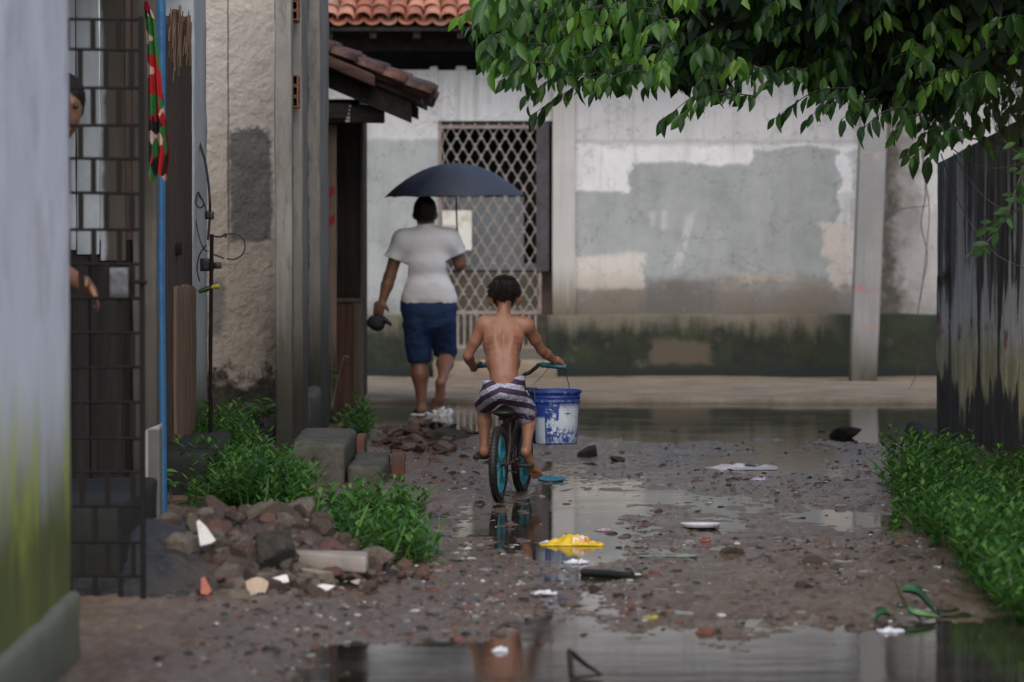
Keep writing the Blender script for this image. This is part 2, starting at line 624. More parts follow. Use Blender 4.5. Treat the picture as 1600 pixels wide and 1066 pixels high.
g = G('sandy pavement')
n = g.noise(3, 6, .65, vec=g.scaled(.7, 1.4, 1))
col = g.ramp(n, [(.3, (.15, .115, .082)), (.55, (.25, .2, .145)), (.75, (.33, .28, .22))])
col = g.mix(g.mul(g.mr(g.noise(11, 5, .7), .5, .72), .6), col, (.12, .09, .068))
M_sand = g.done(col, .8, g.bump(g.noise(30, 5, .7), .5, .01))
mb = MB()
mb.rbox((-2.6, 31.9, -.1), (4.9, 35.85, .045), .14, .03, .018, 2.2, 5)
tag(mesh('pavement', mb, M_sand), kind='structure')

# ------------------------------------------------------------------ common materials
M_black = simple('dark wood and shade', (.018, .014, .012), (.008, .007, .006), .8, 12, .4, .01, obj=False)  # near-black wood, also painted as shade in brick holes and interiors
M_iron = simple('rusty black iron', (.006, .0055, .0055), (.011, .008, .006), .65, 40, .3, .003, spec=.2)
M_rub = simple('black rubber', (.012, .012, .013), (.02, .019, .018), .55, 60, .2, .002)

def wood(name, c0, c1, c2, vert=True, rough=.7, sc=1.0):
    g = G(name)
    g.pos()
    s = g.scaled(26 * sc, 26 * sc, 1.3 * sc) if vert else g.scaled(2 * sc, 26 * sc, 26 * sc)
    n = g.noise(1, 7, .7, .6, vec=s)
    n2 = g.noise(2.2, 5, .6)
    col = g.ramp(g.add(g.mul(n, .75), g.mul(n2, .3)), [(.3, c0), (.52, c1), (.75, c2)])
    return g.done(col, g.mr(n, .2, .8, rough + .1, rough - .12), g.bump(n, .5, .006))

def wall_mat(name, c0, c1, patches=None, algae=None, rough=.85, bscale=45, bump=.35, bd=.006, ss=(13, 13, .7), sa=1.5):
    """weathered plaster; algae = (height from, height to, colour, dark colour)"""
    g = G(name)
    src, x, y, z = g.pos()
    n = g.noise(1.6, 7, .68)
    col = g.mix(g.mr(n, .3, .7), c0, c1)
    st = g.noise(1, 6, .7, vec=g.scaled(*ss))
    col = g.mix(g.mul(g.mr(st, .5, .75), .45), col, tuple(q * .55 for q in c1))
    if patches:
        col = patches(g, col, x, y, z)
    if algae:
        z0, z1, ca, cd = algae
        e = g.add(z, g.mul(g.add(st, -.5), (z1 - z0) * sa), g.mul(g.add(n, -.5), (z1 - z0) * .9))
        a = g.mr(e, z1, z0)
        col = g.mix(a, col, g.mix(g.mr(g.add(g.mul(st, .7), g.mul(n, .4)), .44, .62), ca, cd))
        d = g.mr(g.add(z, g.mul(g.add(g.noise(5, 5, .7), -.5), .5)), z0 + (z1 - z0) * .25, z0 - (z1 - z0) * .2)
        col = g.mix(g.mul(d, .85), col, cd)
    return g.done(col, rough, g.bump(g.add(g.noise(bscale, 6, .7), g.mul(g.noise(bscale * .2, 4), 1.5)), bump, bd))

# ------------------------------------------------------------------ house at the end of the alley
def hx(px): return float(W(px, 307, HD)[0])
def hz(py): return float(W(800, py, HD)[2])

def house_patches(g, col, x, y, z):
    src_ = g.pos()[0]
    w1 = g.add(g.noise(4, 6, .7), -.5)
    w2 = g.add(g.noise(2.4, 6, .7, vec=g.scaled(1, 1, 1.9)), -.5)
    X = g.add(x, g.mul(w1, .45))
    Z = g.add(z, g.mul(w2, .16), g.mul(w1, .05))
    X = g.add(X, g.mul(g.add(g.noise(22, 4, .7), -.5), .07))
    Z = g.add(Z, g.mul(g.add(g.noise(19, 4, .7), -.5), .05))
    def box(p0, p1, q0, q1, s=.02):
        return g.boxm(X, Z, hx(p0), hx(p1), hz(q1), hz(q0), s)
    n = g.noise(3.2, 6, .65)
    cl = g.noise(1, 5, .65, vec=g.scaled(5, 5, .8))
    grey = g.mix(g.mr(n, .3, .72), (.40, .43, .43), (.30, .325, .325))
    grey = g.mix(g.mul(g.mr(cl, .48, .7), .35), grey, (.45, .46, .46))
    white = g.mix(g.mr(n, .3, .7), (.82, .82, .83), (.68, .68, .69))
    seam = g.mul(g.mr(g.m('ABSOLUTE', g.add(z, -hz(221), g.mul(w1, .06))), .028, .008), .35)
    col = g.mix(seam, col, (.34, .33, .32))
    col = g.mix(box(560, 700, 218, 700, .03), col, grey)
    col = g.mix(box(898, 1330, 228, 300, .02), col, white)
    gm = g.m('MAXIMUM', g.m('MAXIMUM', box(880, 1312, 300, 560), box(985, 1312, 256, 560)), box(1175, 1312, 231, 560))
    col = g.mix(gm, col, grey)
    brown = g.mul(g.mr(g.add(z, g.mul(w1, .5), g.mul(w2, .4)), hz(415), hz(465)), box(700, 1345, 200, 800, .05))
    bcol = g.mix(g.mr(g.noise(4, 6, .7), .35, .65), (.25, .205, .165), (.15, .135, .12))
    col = g.mix(g.mul(brown, .9), col, bcol)
    col = g.mix(g.mul(box(1010, 1115, 435, 490, .05), .6), col, (.12, .12, .125))
    col = g.mix(g.mul(box(886, 1005, 398, 452, .03), .95), col, g.mix(g.mr(z, hz(455), hz(410)), (.5, .45, .39), (.66, .63, .59)))
    col = g.mix(box(1283, 1335, 345, 400, .03), col, (.6, .55, .5))
    col = g.mix(g.mul(box(1300, 1330, 395, 445, .02), .9), col, (.55, .5, .45))
    col = g.mix(g.mul(box(1150, 1240, 428, 440, .02), .6), col, (.46, .37, .3))
    for a, b, c, d in ((1016, 1026, 330, 352), (1033, 1041, 330, 358)):
        col = g.mix(g.mul(g.boxm(g.add(x, g.mul(w1, .06)), g.add(z, g.mul(w1, .1)), hx(a), hx(b), hz(d), hz(c), .03), .4), col, white)
    # the long slanted smear of lime
    sl = g.add(x, g.mul(z, -.28), g.mul(w1, .06))
    s0 = hx(1082) - .28 * hz(330)
    col = g.mix(g.mul(g.mr(g.m('ABSOLUTE', g.add(sl, -s0)), .055, .02), g.mr(Z, hz(430), hz(400)), g.mr(Z, hz(325), hz(345)), .35), col, white)
    # damp strip beside the pole and the corner beyond it
    col = g.mix(g.mul(box(1338, 1500, 150, 700, .03), .75), col, g.mix(g.mr(n, .4, .6), (.3, .285, .265), (.42, .41, .4)))
    col = g.mix(g.mul(box(1440, 1560, 190, 330, .05), .8), col, (.6, .6, .61))
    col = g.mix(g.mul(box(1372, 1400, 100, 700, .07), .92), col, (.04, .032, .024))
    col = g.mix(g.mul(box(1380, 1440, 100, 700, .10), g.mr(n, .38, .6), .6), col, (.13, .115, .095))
    dp = g.noise(1, 6, .72, vec=g.scaled(9, 9, .55))
    col = g.mix(g.mul(g.mr(dp, .50, .68), g.mr(z, hz(110), hz(330), .55, .25)), col, (.26, .25, .225))
    spk = g.noise(13, 6, .75)
    col = g.mix(g.mul(g.mr(spk, .56, .68), .35), col, (.3, .29, .27))
    ck = g.vor(1.7, vec=g.node('ShaderNodeVectorMath', {0: src_, 1: g.noise(3, 5, .6, color=True)}, operation='ADD').outputs[0], feature='DISTANCE_TO_EDGE')
    col = g.mix(g.mul(g.mr(ck, .012, .004), .5), col, (.12, .11, .1))
    low = g.mr(g.add(z, g.mul(w1, .9)), hz(440), hz(510))
    return g.mix(g.mul(low, .55), col, (.085, .08, .055))

M_house = wall_mat('patched house plaster', (.65, .655, .67), (.55, .555, .565), house_patches, rough=.8, bscale=22, bump=.3)

def plinth_patches(g, col, x, y, z):
    w = g.add(g.noise(3.5, 6, .7), -.5)
    X = g.add(x, g.mul(w, .5))
    Z = g.add(z, g.mul(w, .25))
    n = g.noise(4.5, 6, .7)
    moss = g.mix(g.mr(n, .35, .65), (.011, .014, .010), (.026, .036, .015))
    dr = g.add(g.noise(1, 5, .7, vec=g.scaled(7, 7, .8)), -.5)
    m = g.mr(g.add(z, g.mul(w, .35), g.mul(dr, .5)), hz(490), hz(530))
    m = g.m('MAXIMUM', m, g.mr(x, hx(1240), hx(1330)))
    m = g.mul(m, g.mr(g.noise(1.9, 5, .7), .24, .46))
    col = g.mix(m, col, moss)
    tan = g.boxm(X, Z, hx(1015), hx(1112), hz(573), hz(530), .05)
    col = g.mix(g.mul(tan, .6), col, (.15, .115, .083))
    bot = g.mr(g.add(z, g.mul(w, .15)), hz(565), hz(578))
    return g.mix(bot, col, (.014, .022, .018))
M_plinth = wall_mat('mossy plinth', (.19, .165, .125), (.12, .108, .08), plinth_patches, rough=.8, bscale=18, bump=.5)

house = thing('house', 'low plastered house with patched grey and white walls, clay tile roof and dark open eaves', 'house', (1.2, HD, 0))
gx0, gx1 = hx(685), hx(863)
zt = hz(109)
mb = MB()
mb.rbox((-3.2, HD, 0), (gx0, HD + .16, zt), .25, .01, .004, 5, 1)
mb.rbox((gx1, HD, 0), (6.0, HD + .16, zt), .25, .01, .004, 5, 2)
mb.box((gx0, HD + .003, hz(189)), (gx1, HD + .155, zt - .006))
mb.box((gx0, HD + .003, 0), (gx1, HD + .155, hz(545)))
# crumbly top edge of the masonry
for k in range(60):
    x = -2.4 + k * .135 + RNG.uniform(-.04, .04)
    w = RNG.uniform(.05, .15)
    mb.rbox((x, HD + .01, zt - .03), (x + w, HD + .13, zt + RNG.uniform(-.02, .035)), .06, .012, .012, 12, k)
mb.box((-3.2, HD + .2, 0), (-3.05, HD + 6, 3.6))
mb.box((5.85, HD + .2, 0), (6.0, HD + 6, 3.6))
mesh('wall', mb, M_house, house)
mb = MB()
mb.rbox((hx(863), HD - .045, .0), (hx(899), HD + .01, zt - .02), .12, .012, .004, 6, 3)
mesh('pilaster', mb, wall_mat('pale render', (.6, .59, .57), (.5, .49, .47), None, (.55, 1.15, (.2, .17, .12), (.1, .085, .06))), house)
mb = MB()
mb.rbox((-3.1, HD - .075, 0), (gx0 - .05, HD + .01, hz(491)), .16, .02, .02, 5, 4)
mb.rbox((gx1 - .05, HD - .08, 0), (6.0, HD + .01, hz(491)), .16, .02, .02, 5, 6)
mesh('plinth', mb, M_plinth, house)
mb = MB()
mb.rbox((gx0 - .05, HD - .26, 0), (gx1 + .05, HD - .08, .2), .12, .02, .015, 5, 7)
mesh('doorstep', mb, M_sand, house)
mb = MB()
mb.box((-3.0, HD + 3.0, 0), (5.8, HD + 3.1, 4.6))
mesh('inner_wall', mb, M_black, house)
# roof
def roof_tiles(mb, x0, x1, y0, z0, slope, rows, pitch=.155, step=.205, seed=3):
    rg = np.random.default_rng(seed)
    cs, sn = math.cos(slope), math.sin(slope)
    nc = int((x1 - x0) / pitch)
    L = .30
    for c in range(nc):
        for r_ in range(rows):
            for kind in (0, 1):
                xc = x0 + (c + .5 * (1 - kind)) * pitch + rg.normal(0, .006)
                a = np.linspace(0, math.pi, 7)
                jy = rg.normal(0, .010)
                tilt = rg.normal(0, .012)
                V = []
                for e, (t, rr) in enumerate(((0, .083), (1, .066))):
                    d = r_ * step + t * L + jy
                    lift = (.034 if kind else 0.0) + (.020 * (1 - t))
                    for th in (0, .012):
                        for q in a:
                            ex = (rr - th) * math.cos(q)
                            ez = (rr - th) * math.sin(q) * .78
                            if not kind:
                                ez = -ez + .03
                            V.append((xc + ex + tilt * t, y0 + d * cs - (lift + ez) * sn, z0 + d * sn + (lift + ez) * cs))
                n = 7
                F = []
                for q in range(n - 1):
                    F.append([q, q + 1, 2 * n + q + 1, 2 * n + q])
                    F.append([n + q + 1, n + q, 3 * n + q, 3 * n + q + 1])
                    F.append([q + 1, q, n + q, n + q + 1])
                    F.append([2 * n + q, 2 * n + q + 1, 3 * n + q + 1, 3 * n + q])
                mb.raw(V, F, 0, True)
g = G('clay roof tile')
rnd = g.node('ShaderNodeNewGeometry').outputs['Random Per Island']
n = g.noise(7, 6, .7)
col = g.ramp(rnd, [(.05, (.3, .105, .062)), (.4, (.42, .165, .10)), (.75, (.50, .225, .145)), (.97, (.36, .19, .14))])
col = g.mix(g.mul(g.mr(n, .45, .72), .75), col, (.10, .052, .04))
col = g.mix(g.mul(g.mr(g.noise(40, 3), .6, .75), .4), col, (.03, .025, .022))
M_tile = g.done(col, .62, g.bump(g.noise(60, 4), .3, .004))
mb = MB()
roof_tiles(mb, -2.9, 6.3, HD - .75, hz(40) - .02, R(25), 13)
rf = mesh('roof', mb, M_tile, house)
mb = MB()
ze = hz(40) - .035
cs, sn = math.cos(R(25)), math.sin(R(25))
mb.raw([[-3.2, HD - .7, ze - .01], [6.2, HD - .7, ze - .01], [6.2, HD + 2.4, ze - .01 + 3.1 * sn / cs], [-3.2, HD + 2.4, ze - .01 + 3.1 * sn / cs],
        [-3.2, HD - .7, ze - .045], [6.2, HD - .7, ze - .045], [6.2, HD + 2.4, ze - .045 + 3.1 * sn / cs], [-3.2, HD + 2.4, ze - .045 + 3.1 * sn / cs]],
       [[0, 1, 2, 3], [7, 6, 5, 4], [0, 4, 5, 1], [1, 5, 6, 2], [2, 6, 7, 3], [3, 7, 4, 0]])
mb.box((-3.2, HD - .1, ze - .2), (6.2, HD + .05, ze - .05 + .2))
for k in range(24):
    x = -2.9 + k * .4
    y0, y1 = HD - .66, HD + 2.3
    mb.raw([[x, y0, ze - .11], [x + .06, y0, ze - .11], [x + .06, y0, ze - .05], [x, y0, ze - .05],
            [x, y1, ze - .11 + (y1 - y0) * sn / cs], [x + .06, y1, ze - .11 + (y1 - y0) * sn / cs], [x + .06, y1, ze - .05 + (y1 - y0) * sn / cs], [x, y1, ze - .05 + (y1 - y0) * sn / cs]],
           [[0, 1, 2, 3], [4, 7, 6, 5], [0, 3, 7, 4], [1, 5, 6, 2], [0, 4, 5, 1], [3, 2, 6, 7]])
mesh('rafters', mb, M_black, house)

# barred gate in the house front
hgate = thing('door_grille', 'pale diamond lattice security grille with slatted foot, set in the doorway of the far house', 'grille', ((gx0 + gx1) / 2, HD, hz(545)))
GY = HD + .05
M_lat = simple('pale worn metal', (.42, .40, .37), (.27, .24, .21), .55, 25, .2, .003, metal=.2, obj=False)
mb = MB()
pw, ph = (hx(703) - hx(684)), (hz(200) - hz(232))
xl, xr = hx(690), hx(842)
zl, zh = hz(489), hz(197)
nc = int((xr - xl) / (pw / 2 * 1.0)) + 1
cw = (xr - xl) / 16
chh = (zh - zl) / 18.0
def seg(p, q, r=.0055):
    mb.tube([p, q], [r * 1.0, r * 1.0], 5, caps=False)
for i in range(17):
    for s in (0, 1):
        pts = []
        for j in range(19):
            off = cw * .5 * (1 if (j + i) % 2 else -1) * (.86)
            xx = min(max(xl + i * cw + off, xl), xr)
            pts.append((xx, GY - .006 * s, zh - j * chh))
        if s == 0 and i % 1 == 0:
            for j in range(18):
                mb.tube([pts[j], pts[j + 1]], .0065, 5, caps=False)
        for j in range(0, 19):
            if (j + i) % 2 and s == 0 and 0 < i < 16:
                mb.tube([(xl + i * cw + cw * .5, GY - .01, zh - j * chh - .03), (xl + i * cw + cw * .5, GY - .01, zh - j * chh + .03)], .010, 5)
mesh('lattice', mb, M_lat, hgate)
mb = MB()
for a, b, c, d in ((685, 690, 545, 189), (842, 846, 490, 196)):
    mb.box((hx(a), GY - .02, hz(c)), (hx(b), GY + .02, hz(d)))
mb.box((xl, GY - .022, hz(201)), (xr, GY + .018, hz(196)))
mb.box((xl, GY - .024, hz(491)), (xr, GY + .018, hz(486)))
mb.box((xl, GY - .024, hz(545)), (xr, GY + .018, hz(540)))
mesh('grille_frame', mb, simple('rust red frame', (.24, .16, .13), (.34, .3, .27), .6, 14, .2, obj=False), hgate)
mb = MB()
for k in range(15):
    x = xl + (k + .5) * (xr - xl) / 15
    mb.box((x - .008, GY - .012, hz(541)), (x + .008, GY + .012, hz(490)))
mesh('foot_slats', mb, M_lat, hgate)

inner = thing('entrance_door', 'blue grey inner door with dark purple jamb, seen through the diamond grille', 'door', (hx(780), HD + .45, hz(545)))
IY = HD + .42
mb = MB()
mb.box((hx(690), IY, hz(424)), (hx(819), IY + .04, hz(308)))
mb.box((hx(819), IY + .003, hz(424)), (hx(842), IY + .043, hz(413)))
mesh('door_panel', mb, simple('blue grey paint', (.27, .295, .325), (.21, .23, .25), .5, 6, .1, obj=False), inner)
mb = MB()
mb.box((hx(838), HD + .01, hz(424)), (hx(858), IY + .06, hz(190)))
mb.box((hx(684), HD + .06, hz(196)), (hx(862), HD + .30, hz(189)))
mesh('jamb', mb, simple('dark purple grey paint', (.075, .068, .078), (.045, .04, .045), .5, 8, .1, obj=False), inner)
mb = MB()
mb.box((hx(684), HD + .3, hz(545)), (hx(862), HD + .36, hz(426)))
mesh('lower_boards', mb, wood('brown lower boards', (.07, .055, .045), (.13, .105, .085), (.19, .155, .13), False), inner)
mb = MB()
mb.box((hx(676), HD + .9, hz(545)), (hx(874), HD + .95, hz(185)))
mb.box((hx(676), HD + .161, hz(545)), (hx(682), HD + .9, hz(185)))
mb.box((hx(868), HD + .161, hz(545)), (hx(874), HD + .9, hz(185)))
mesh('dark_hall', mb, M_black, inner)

mb = MB()
def sheet(u, v):
    return np.stack([hx(691) + (hx(737) - hx(691)) * u, GY - .03 - .012 * np.sin(3 * u) - .01 * v * v, hz(391) + (hz(329) - hz(391)) * v], -1)
mb.grid(sheet, 12, 12)
mb.grid(lambda u, v: sheet(u, v) + [0, .004, 0], 12, 12, flip=True)
g = G('stained white sheet')
src, x, y, z = g.pos()
col = g.mix(g.mr(g.noise(9, 5), .45, .7), (.72, .72, .66), (.5, .45, .32))
col = g.mix(g.mul(g.boxm(g.add(x, g.mul(g.noise(16, 4), .1)), z, hx(700), hx(722), hz(372), hz(353), .03), .8), col, (.16, .12, .09))
tag(mesh('notice_sheet', mb, g.done(col, .6)), 'stained white notice sheet fixed to the diamond lattice grille', 'sheet')

# ------------------------------------------------------------------ utility pole
def pole_patches(g, col, x, y, z):
    w = g.add(g.noise(9, 5, .7), -.5)
    for zz, c, s in ((hz(447), (.45, .16, .15), .05), (hz(505), (.42, .2, .18), .035), (hz(245), (.4, .33, .29), .06)):
        m = g.mr(g.m('ABSOLUTE', g.add(z, -zz, g.mul(w, .12))), s, s * .4)
        col = g.mix(g.mul(m, g.mr(g.noise(14, 5, .7), .48, .6), .8), col, c)
    return col
M_pole = wall_mat('grey concrete pole', (.32, .32, .315), (.24, .238, .235), pole_patches, (.05, .62, (.14, .13, .10), (.06, .055, .04)), .75, 40, .3)
pz = 34.95
mb = MB()
bx0, bx1 = W(1327, 602, pz)[0], W(1368, 602, pz)[0]
tx0, tx1 = W(1343, 200, pz)[0], W(1385, 200, pz)[0]
zt2 = W(1343, 200, pz)[2]
def lean(V):
    V = V.copy()
    V[:, 0] += (V[:, 2]) / zt2 * (tx0 - bx0)
    return V
mb.rbox((bx0, pz - .12, 0), (bx1, pz + .12, 7.2), .15, .012, .004, 6, 8, lean=lean)
tag(mesh('utility_pole', mb, M_pole), 'square grey concrete utility pole leaning slightly in front of the house wall', 'pole')
# ------------------------------------------------------------------ wall on the right
def rw_mat():
    g = G('streaked black wall')
    src, x, y, z = g.pos()
    s1 = g.add(g.mul(g.noise(1, 4, .55, .3, vec=g.scaled(3.4, 3.6, .26)), .85), g.mul(g.noise(4, 5, .7), .15))
    s2 = g.add(g.mul(g.noise(1, 6, .7, vec=g.scaled(20, 15, 1.3)), .65), g.mul(g.noise(7, 6, .75), .35))
    n = g.noise(3, 5, .7)
    dark = g.mix(g.mr(s2, .35, .7), (.035, .031, .029), (.10, .088, .08))
    mid_ = g.noise(1, 5, .65, vec=g.scaled(6, 6.5, .4))
    dark = g.mix(g.mul(g.mr(mid_, .46, .60), g.mr(z, .35, .6), .85), dark, (.28, .255, .24))
    white = g.mix(g.mr(s2, .35, .65), (.92, .91, .89), (.64, .63, .60))
    yel = g.mix(g.mr(s2, .4, .6), (.74, .70, .44), (.40, .37, .19))
    pale = g.mix(g.mr(g.add(z, g.mul(g.add(n, -.5), .6)), .95, .6), white, yel)
    # pale lime runs: wider toward their feet, ending raggedly above the wet foot of the wall
    zone = g.mul(g.mr(z, .30, .62), g.mr(z, 1.45, .75, .12, 1.0))
    edge = g.mr(y, 26.6, 25.6)  # fewer pale runs toward the far end: tree shade painted in
    m = g.mr(g.add(s1, g.mul(zone, .16), g.mul(edge, .02), g.mul(g.add(s2, -.5), .20)), .53, .585)
    foot = g.mr(g.add(z, g.mul(g.add(s2, -.5), 1.1), g.mul(g.add(s1, -.5), .7)), .22, .38)
    col = g.mix(g.mul(m, foot), dark, pale)
    top = g.mul(g.mr(g.add(z, g.mul(s2, .5)), 2.0, 2.35), g.mr(s2, .40, .56), g.mr(y, 26.4, 25.4))  # pale top fades out at the far end, painted shade
    col = g.mix(g.mul(top, .8), col, (.38, .37, .36))
    rs = g.noise(1, 4, .6, vec=g.scaled(9, 9.5, .35))
    red = g.mul(g.mr(rs, .64, .7), g.mr(z, .5, .8), g.mr(z, 2.0, 1.4))
    col = g.mix(g.mul(red, .75), col, (.20, .018, .035))
    blot = g.mul(g.mr(g.m('ABSOLUTE', g.add(z, -.80, g.mul(g.add(n, -.5), .3))), .09, .03), g.mr(g.noise(1, 3, .6, vec=g.scaled(2.6, 2.6, 2.6)), .52, .6))
    col = g.mix(g.mul(blot, .85), col, (.36, .03, .04))
    return g.done(col, g.mr(s2, .3, .7, .8, .6), g.bump(g.add(g.noise(30, 5, .7), s2), .5, .012))
mb = MB()
def rwf(V):
    V = V.copy()
    yy = V[:, 1]
    V[:, 0] += 2.985 + (27.0 - yy) * .098
    h = 2.22 + (24.4 - yy) * .10
    V[:, 2] = np.where(V[:, 2] > 1.2, V[:, 2] * h / 2.2, V[:, 2])
    return V
mb.rbox((0, 17.5, 0), (.2, 27.0, 2.2), .12, .02, .008, 3, 12, lean=rwf)
tag(mesh('boundary_wall', mb, rw_mat()), 'blackened wall with pale lime runs and red stains, on the right of the alley', 'wall')

# ------------------------------------------------------------------ near wall on the left
def nw_patch(g, col, x, y, z):
    n = g.noise(1, 6, .7, vec=g.scaled(5, 2.2, 1.6))
    col = g.mix(g.mul(g.mr(n, .48, .66), .5), col, (.40, .375, .38))
    return col
M_near = wall_mat('limewashed wall', (.76, .76, .81), (.64, .64, .69), nw_patch, (.58, 1.22, (.42, .45, .075), (.085, .10, .018)), .8, 30, .25, ss=(13, 2.8, 1.0), sa=2.0)
nwall = thing('plaster_wall', 'limewashed wall with green algae climbing from its foot, nearest on the left', 'wall', (-1.68, 12, 0))
mb = MB()
mb.rbox((-1.78, 8.0, .0), (-1.6, 13.9, 3.6), .12, .02, .006, 3, 15)
mesh('wall_face', mb, M_near, nwall)
mb = MB()
mb.rbox((-1.68, 8.0, -.05), (-1.565, 13.94, .285), .06, .025, .012, 6, 16)
mesh('plinth', mb, wall_mat('mossy kerb', (.20, .21, .17), (.13, .135, .10), None, (.0, .45, (.105, .105, .06), (.05, .05, .032)), .8, 30, .4), nwall)

# ------------------------------------------------------------------ iron gate in front of the yard
GD = 15.8
gate = thing('iron_gate', 'black iron yard gate of staggered bars beside the limewashed wall', 'gate', (-1.95, GD, 0))
def gp(x, y): return W(x, y, GD)
ys = [30, 78, 137, 195, 248, 302, 358, 412, 466, 520, 573, 628, 685, 737, 790, 847, 900, 951]
xs0, xs1 = gp(-40, 500)[0], gp(222, 500)[0]
mb = MB()
for k, y in enumerate(ys):
    z = gp(160, y)[2]
    sag = .004 * math.sin(k * 1.7)
    mb.tube([(xs0, GD, z + .004), ((xs0 + xs1) / 2, GD, z + sag), (xs1, GD, z - .002)], .0065, 6)
    if k + 1 < len(ys):
        z2 = gp(160, ys[k + 1])[2]
        off = 20 if k % 2 else 0
        for j in range(-4, 3):
            x = gp(147 + j * 40 + off, 500)[0]
            if xs0 < x < xs1 - .02:
                mb.box((x - .011, GD - .005, z2 + .004), (x + .011, GD + .005, z - .004))
mesh('bars', mb, M_iron, gate)
mb = MB()
z0, z1 = .02, gp(0, 26)[2]
for x in (xs0, xs1):
    mb.box((x - .011, GD - .013, z0), (x + .011, GD + .013, z1))
mesh('gate_frame', mb, M_iron, gate)
mb = MB()
a, b = gp(172, 466), gp(202, 418)
mb.rbox((a[0], GD - .03, a[2]), (b[0], GD + .03, b[2]), .03, .004, .001, 20, 3)
lk = mesh('lock_box', mb, simple('grey steel', (.12, .125, .14), (.075, .078, .085), .4, 30, .1, metal=.7), gate)
mb = MB()
p, q = gp(205, 440), gp(231, 441)
mb.tube([p + [0, -.03, 0], q + [0, -.03, 0]], .008, 8)
mb.tube([p + [.01, -.03, -.03], p + [.01, -.03, .03]], .007, 8)
mesh('bolt', mb, M_iron, gate)

# boards of the yard seen through the gate
BD = 19.5
fence = thing('plank_fence', 'weathered upright planks behind the iron gate, whitish above, painted dark as shade below', 'fence', (-2.3, BD, 0))
mb = MB()
rg = np.random.default_rng(5)
x = -3.2
while x < W(207, 500, BD)[0] - .03:
    w = rg.uniform(.10, .15)
    x1 = min(x + w, W(209, 500, BD)[0])
    mb.rbox((x, BD, 1.42 + rg.uniform(-.03, .04)), (x1 - .006, BD + .025, 3.3), .08, .004, .003, 8, int(x * 99) % 50)
    x += w
def pl_patch(g, col, x, y, z):
    br = g.mr(g.add(x, g.mul(g.noise(3, 4), .1)), W(172, 0, BD)[0], W(182, 0, BD)[0])
    return g.mix(br, col, g.mix(g.noise(1, 5, .7, vec=g.scaled(22, 22, 2)), (.15, .135, .11), (.07, .06, .048)))
mesh('upper_planks', mb, wall_mat('pale blue worn planks', (.60, .65, .70), (.36, .39, .40), pl_patch), fence)
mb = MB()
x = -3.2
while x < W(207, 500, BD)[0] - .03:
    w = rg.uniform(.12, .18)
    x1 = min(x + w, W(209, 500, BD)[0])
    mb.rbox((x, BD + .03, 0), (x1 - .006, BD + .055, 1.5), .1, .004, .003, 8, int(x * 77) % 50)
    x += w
mesh('lower_planks', mb, wood('shade black planks', (.005, .0045, .004), (.010, .009, .008), (.028, .023, .018)), fence)  # near-black colour stands for the shade in the yard
mb = MB()
mb.rbox((W(208, 500, BD)[0], BD - .06, 0), (W(246, 500, BD)[0], BD + .08, 3.4), .08, .012, .006, 7, 9)
mesh('post', mb, wall_mat('brown grey post', (.17, .15, .125), (.105, .092, .078), None, (.2, 1.3, (.075, .066, .05), (.04, .035, .028)), .8, 35, .4), fence)

mb = MB()
mb.raw([[-3.6, 15.95, 2.78], [-1.72, 15.95, 2.78], [-1.72, 19.7, 3.1], [-3.6, 19.7, 3.1], [-3.6, 15.95, 2.8], [-1.72, 15.95, 2.8], [-1.72, 19.7, 3.12], [-3.6, 19.7, 3.12]],
       [[0, 3, 2, 1], [4, 5, 6, 7], [0, 1, 5, 4], [1, 2, 6, 5], [2, 3, 7, 6], [3, 0, 4, 7]])
mesh('shade_cover', mb, M_black, fence)  # unseen cover added over the yard to darken the gate area
mb = MB()
mb.box((-3.6, 14.2, 0), (-3.55, 19.6, 2.75))
mesh('shade_side', mb, M_black, fence)  # unseen side panel added to block sky light from the left
mb = MB()
PD = 20.2
a = W(250, 0, PD)
mb.tube([(a[0] + .004, PD, 0.0), (a[0] - .004, PD, 1.2), (a[0] + .002, PD, 2.2), (a[0] + .006, PD, 3.4)], .026, 12)
tag(mesh('blue_post', mb, simple('blue paint', (.045, .19, .40), (.035, .14, .30), .45, 14, .15, obj=False)), 'thin bright blue post standing beside the brown door', 'post')

# patterned cloth on the blue post
g = G('floral cloth')
g.pos()
v = g.vor(17, vec=g.node('ShaderNodeMapping', {'Vector': g.add and g.pos()[0], 'Scale': (1, 1, .8)}).outputs[0], out=1)
sep = g.node('ShaderNodeSeparateColor', {0: v}).outputs[0]
col = g.ramp(sep, [(.0, (.42, .008, .012)), (.40, (.45, .012, .012)), (.42, (.03, .17, .04)), (.72, (.05, .25, .065)), (.74, (.62, .42, .36)), (.88, (.6, .4, .35)), (.9, (.012, .014, .012))])
g.t.nodes['Color Ramp'].color_ramp.interpolation = 'CONSTANT'
M_floral = g.done(col, .75)
mb = MB()
CD = 19.2
def cloth(u, v):
    yy = 2 + 276 * v
    xl = np.interp(yy, [0, 60, 130, 210, 275], [226, 230, 232, 233, 233])
    xr = np.interp(yy, [0, 30, 100, 180, 240, 275], [232, 243, 251, 259, 266, 262])
    xx = xl + (xr - xl) * u
    P = np.stack([W(0, 0, 1)[0] * 0 + (xx - 800) / FPX * CD, CD + .02 * np.sin(u * 13 + v * 4) * (.3 + v) + .01 * np.sin(v * 9), np.array([W(0, q, CD)[2] for q in yy])], -1)
    P[:, 2] -= .02 * np.sin(u * 9) * v
    return P
mb.grid(cloth, 26, 50)
mb.grid(lambda u, v: cloth(u, v) + [0, .006, 0], 26, 50, flip=True)
tag(mesh('hanging_cloth', mb, M_floral), 'red and green floral cloth hanging beside the blue post', 'cloth')

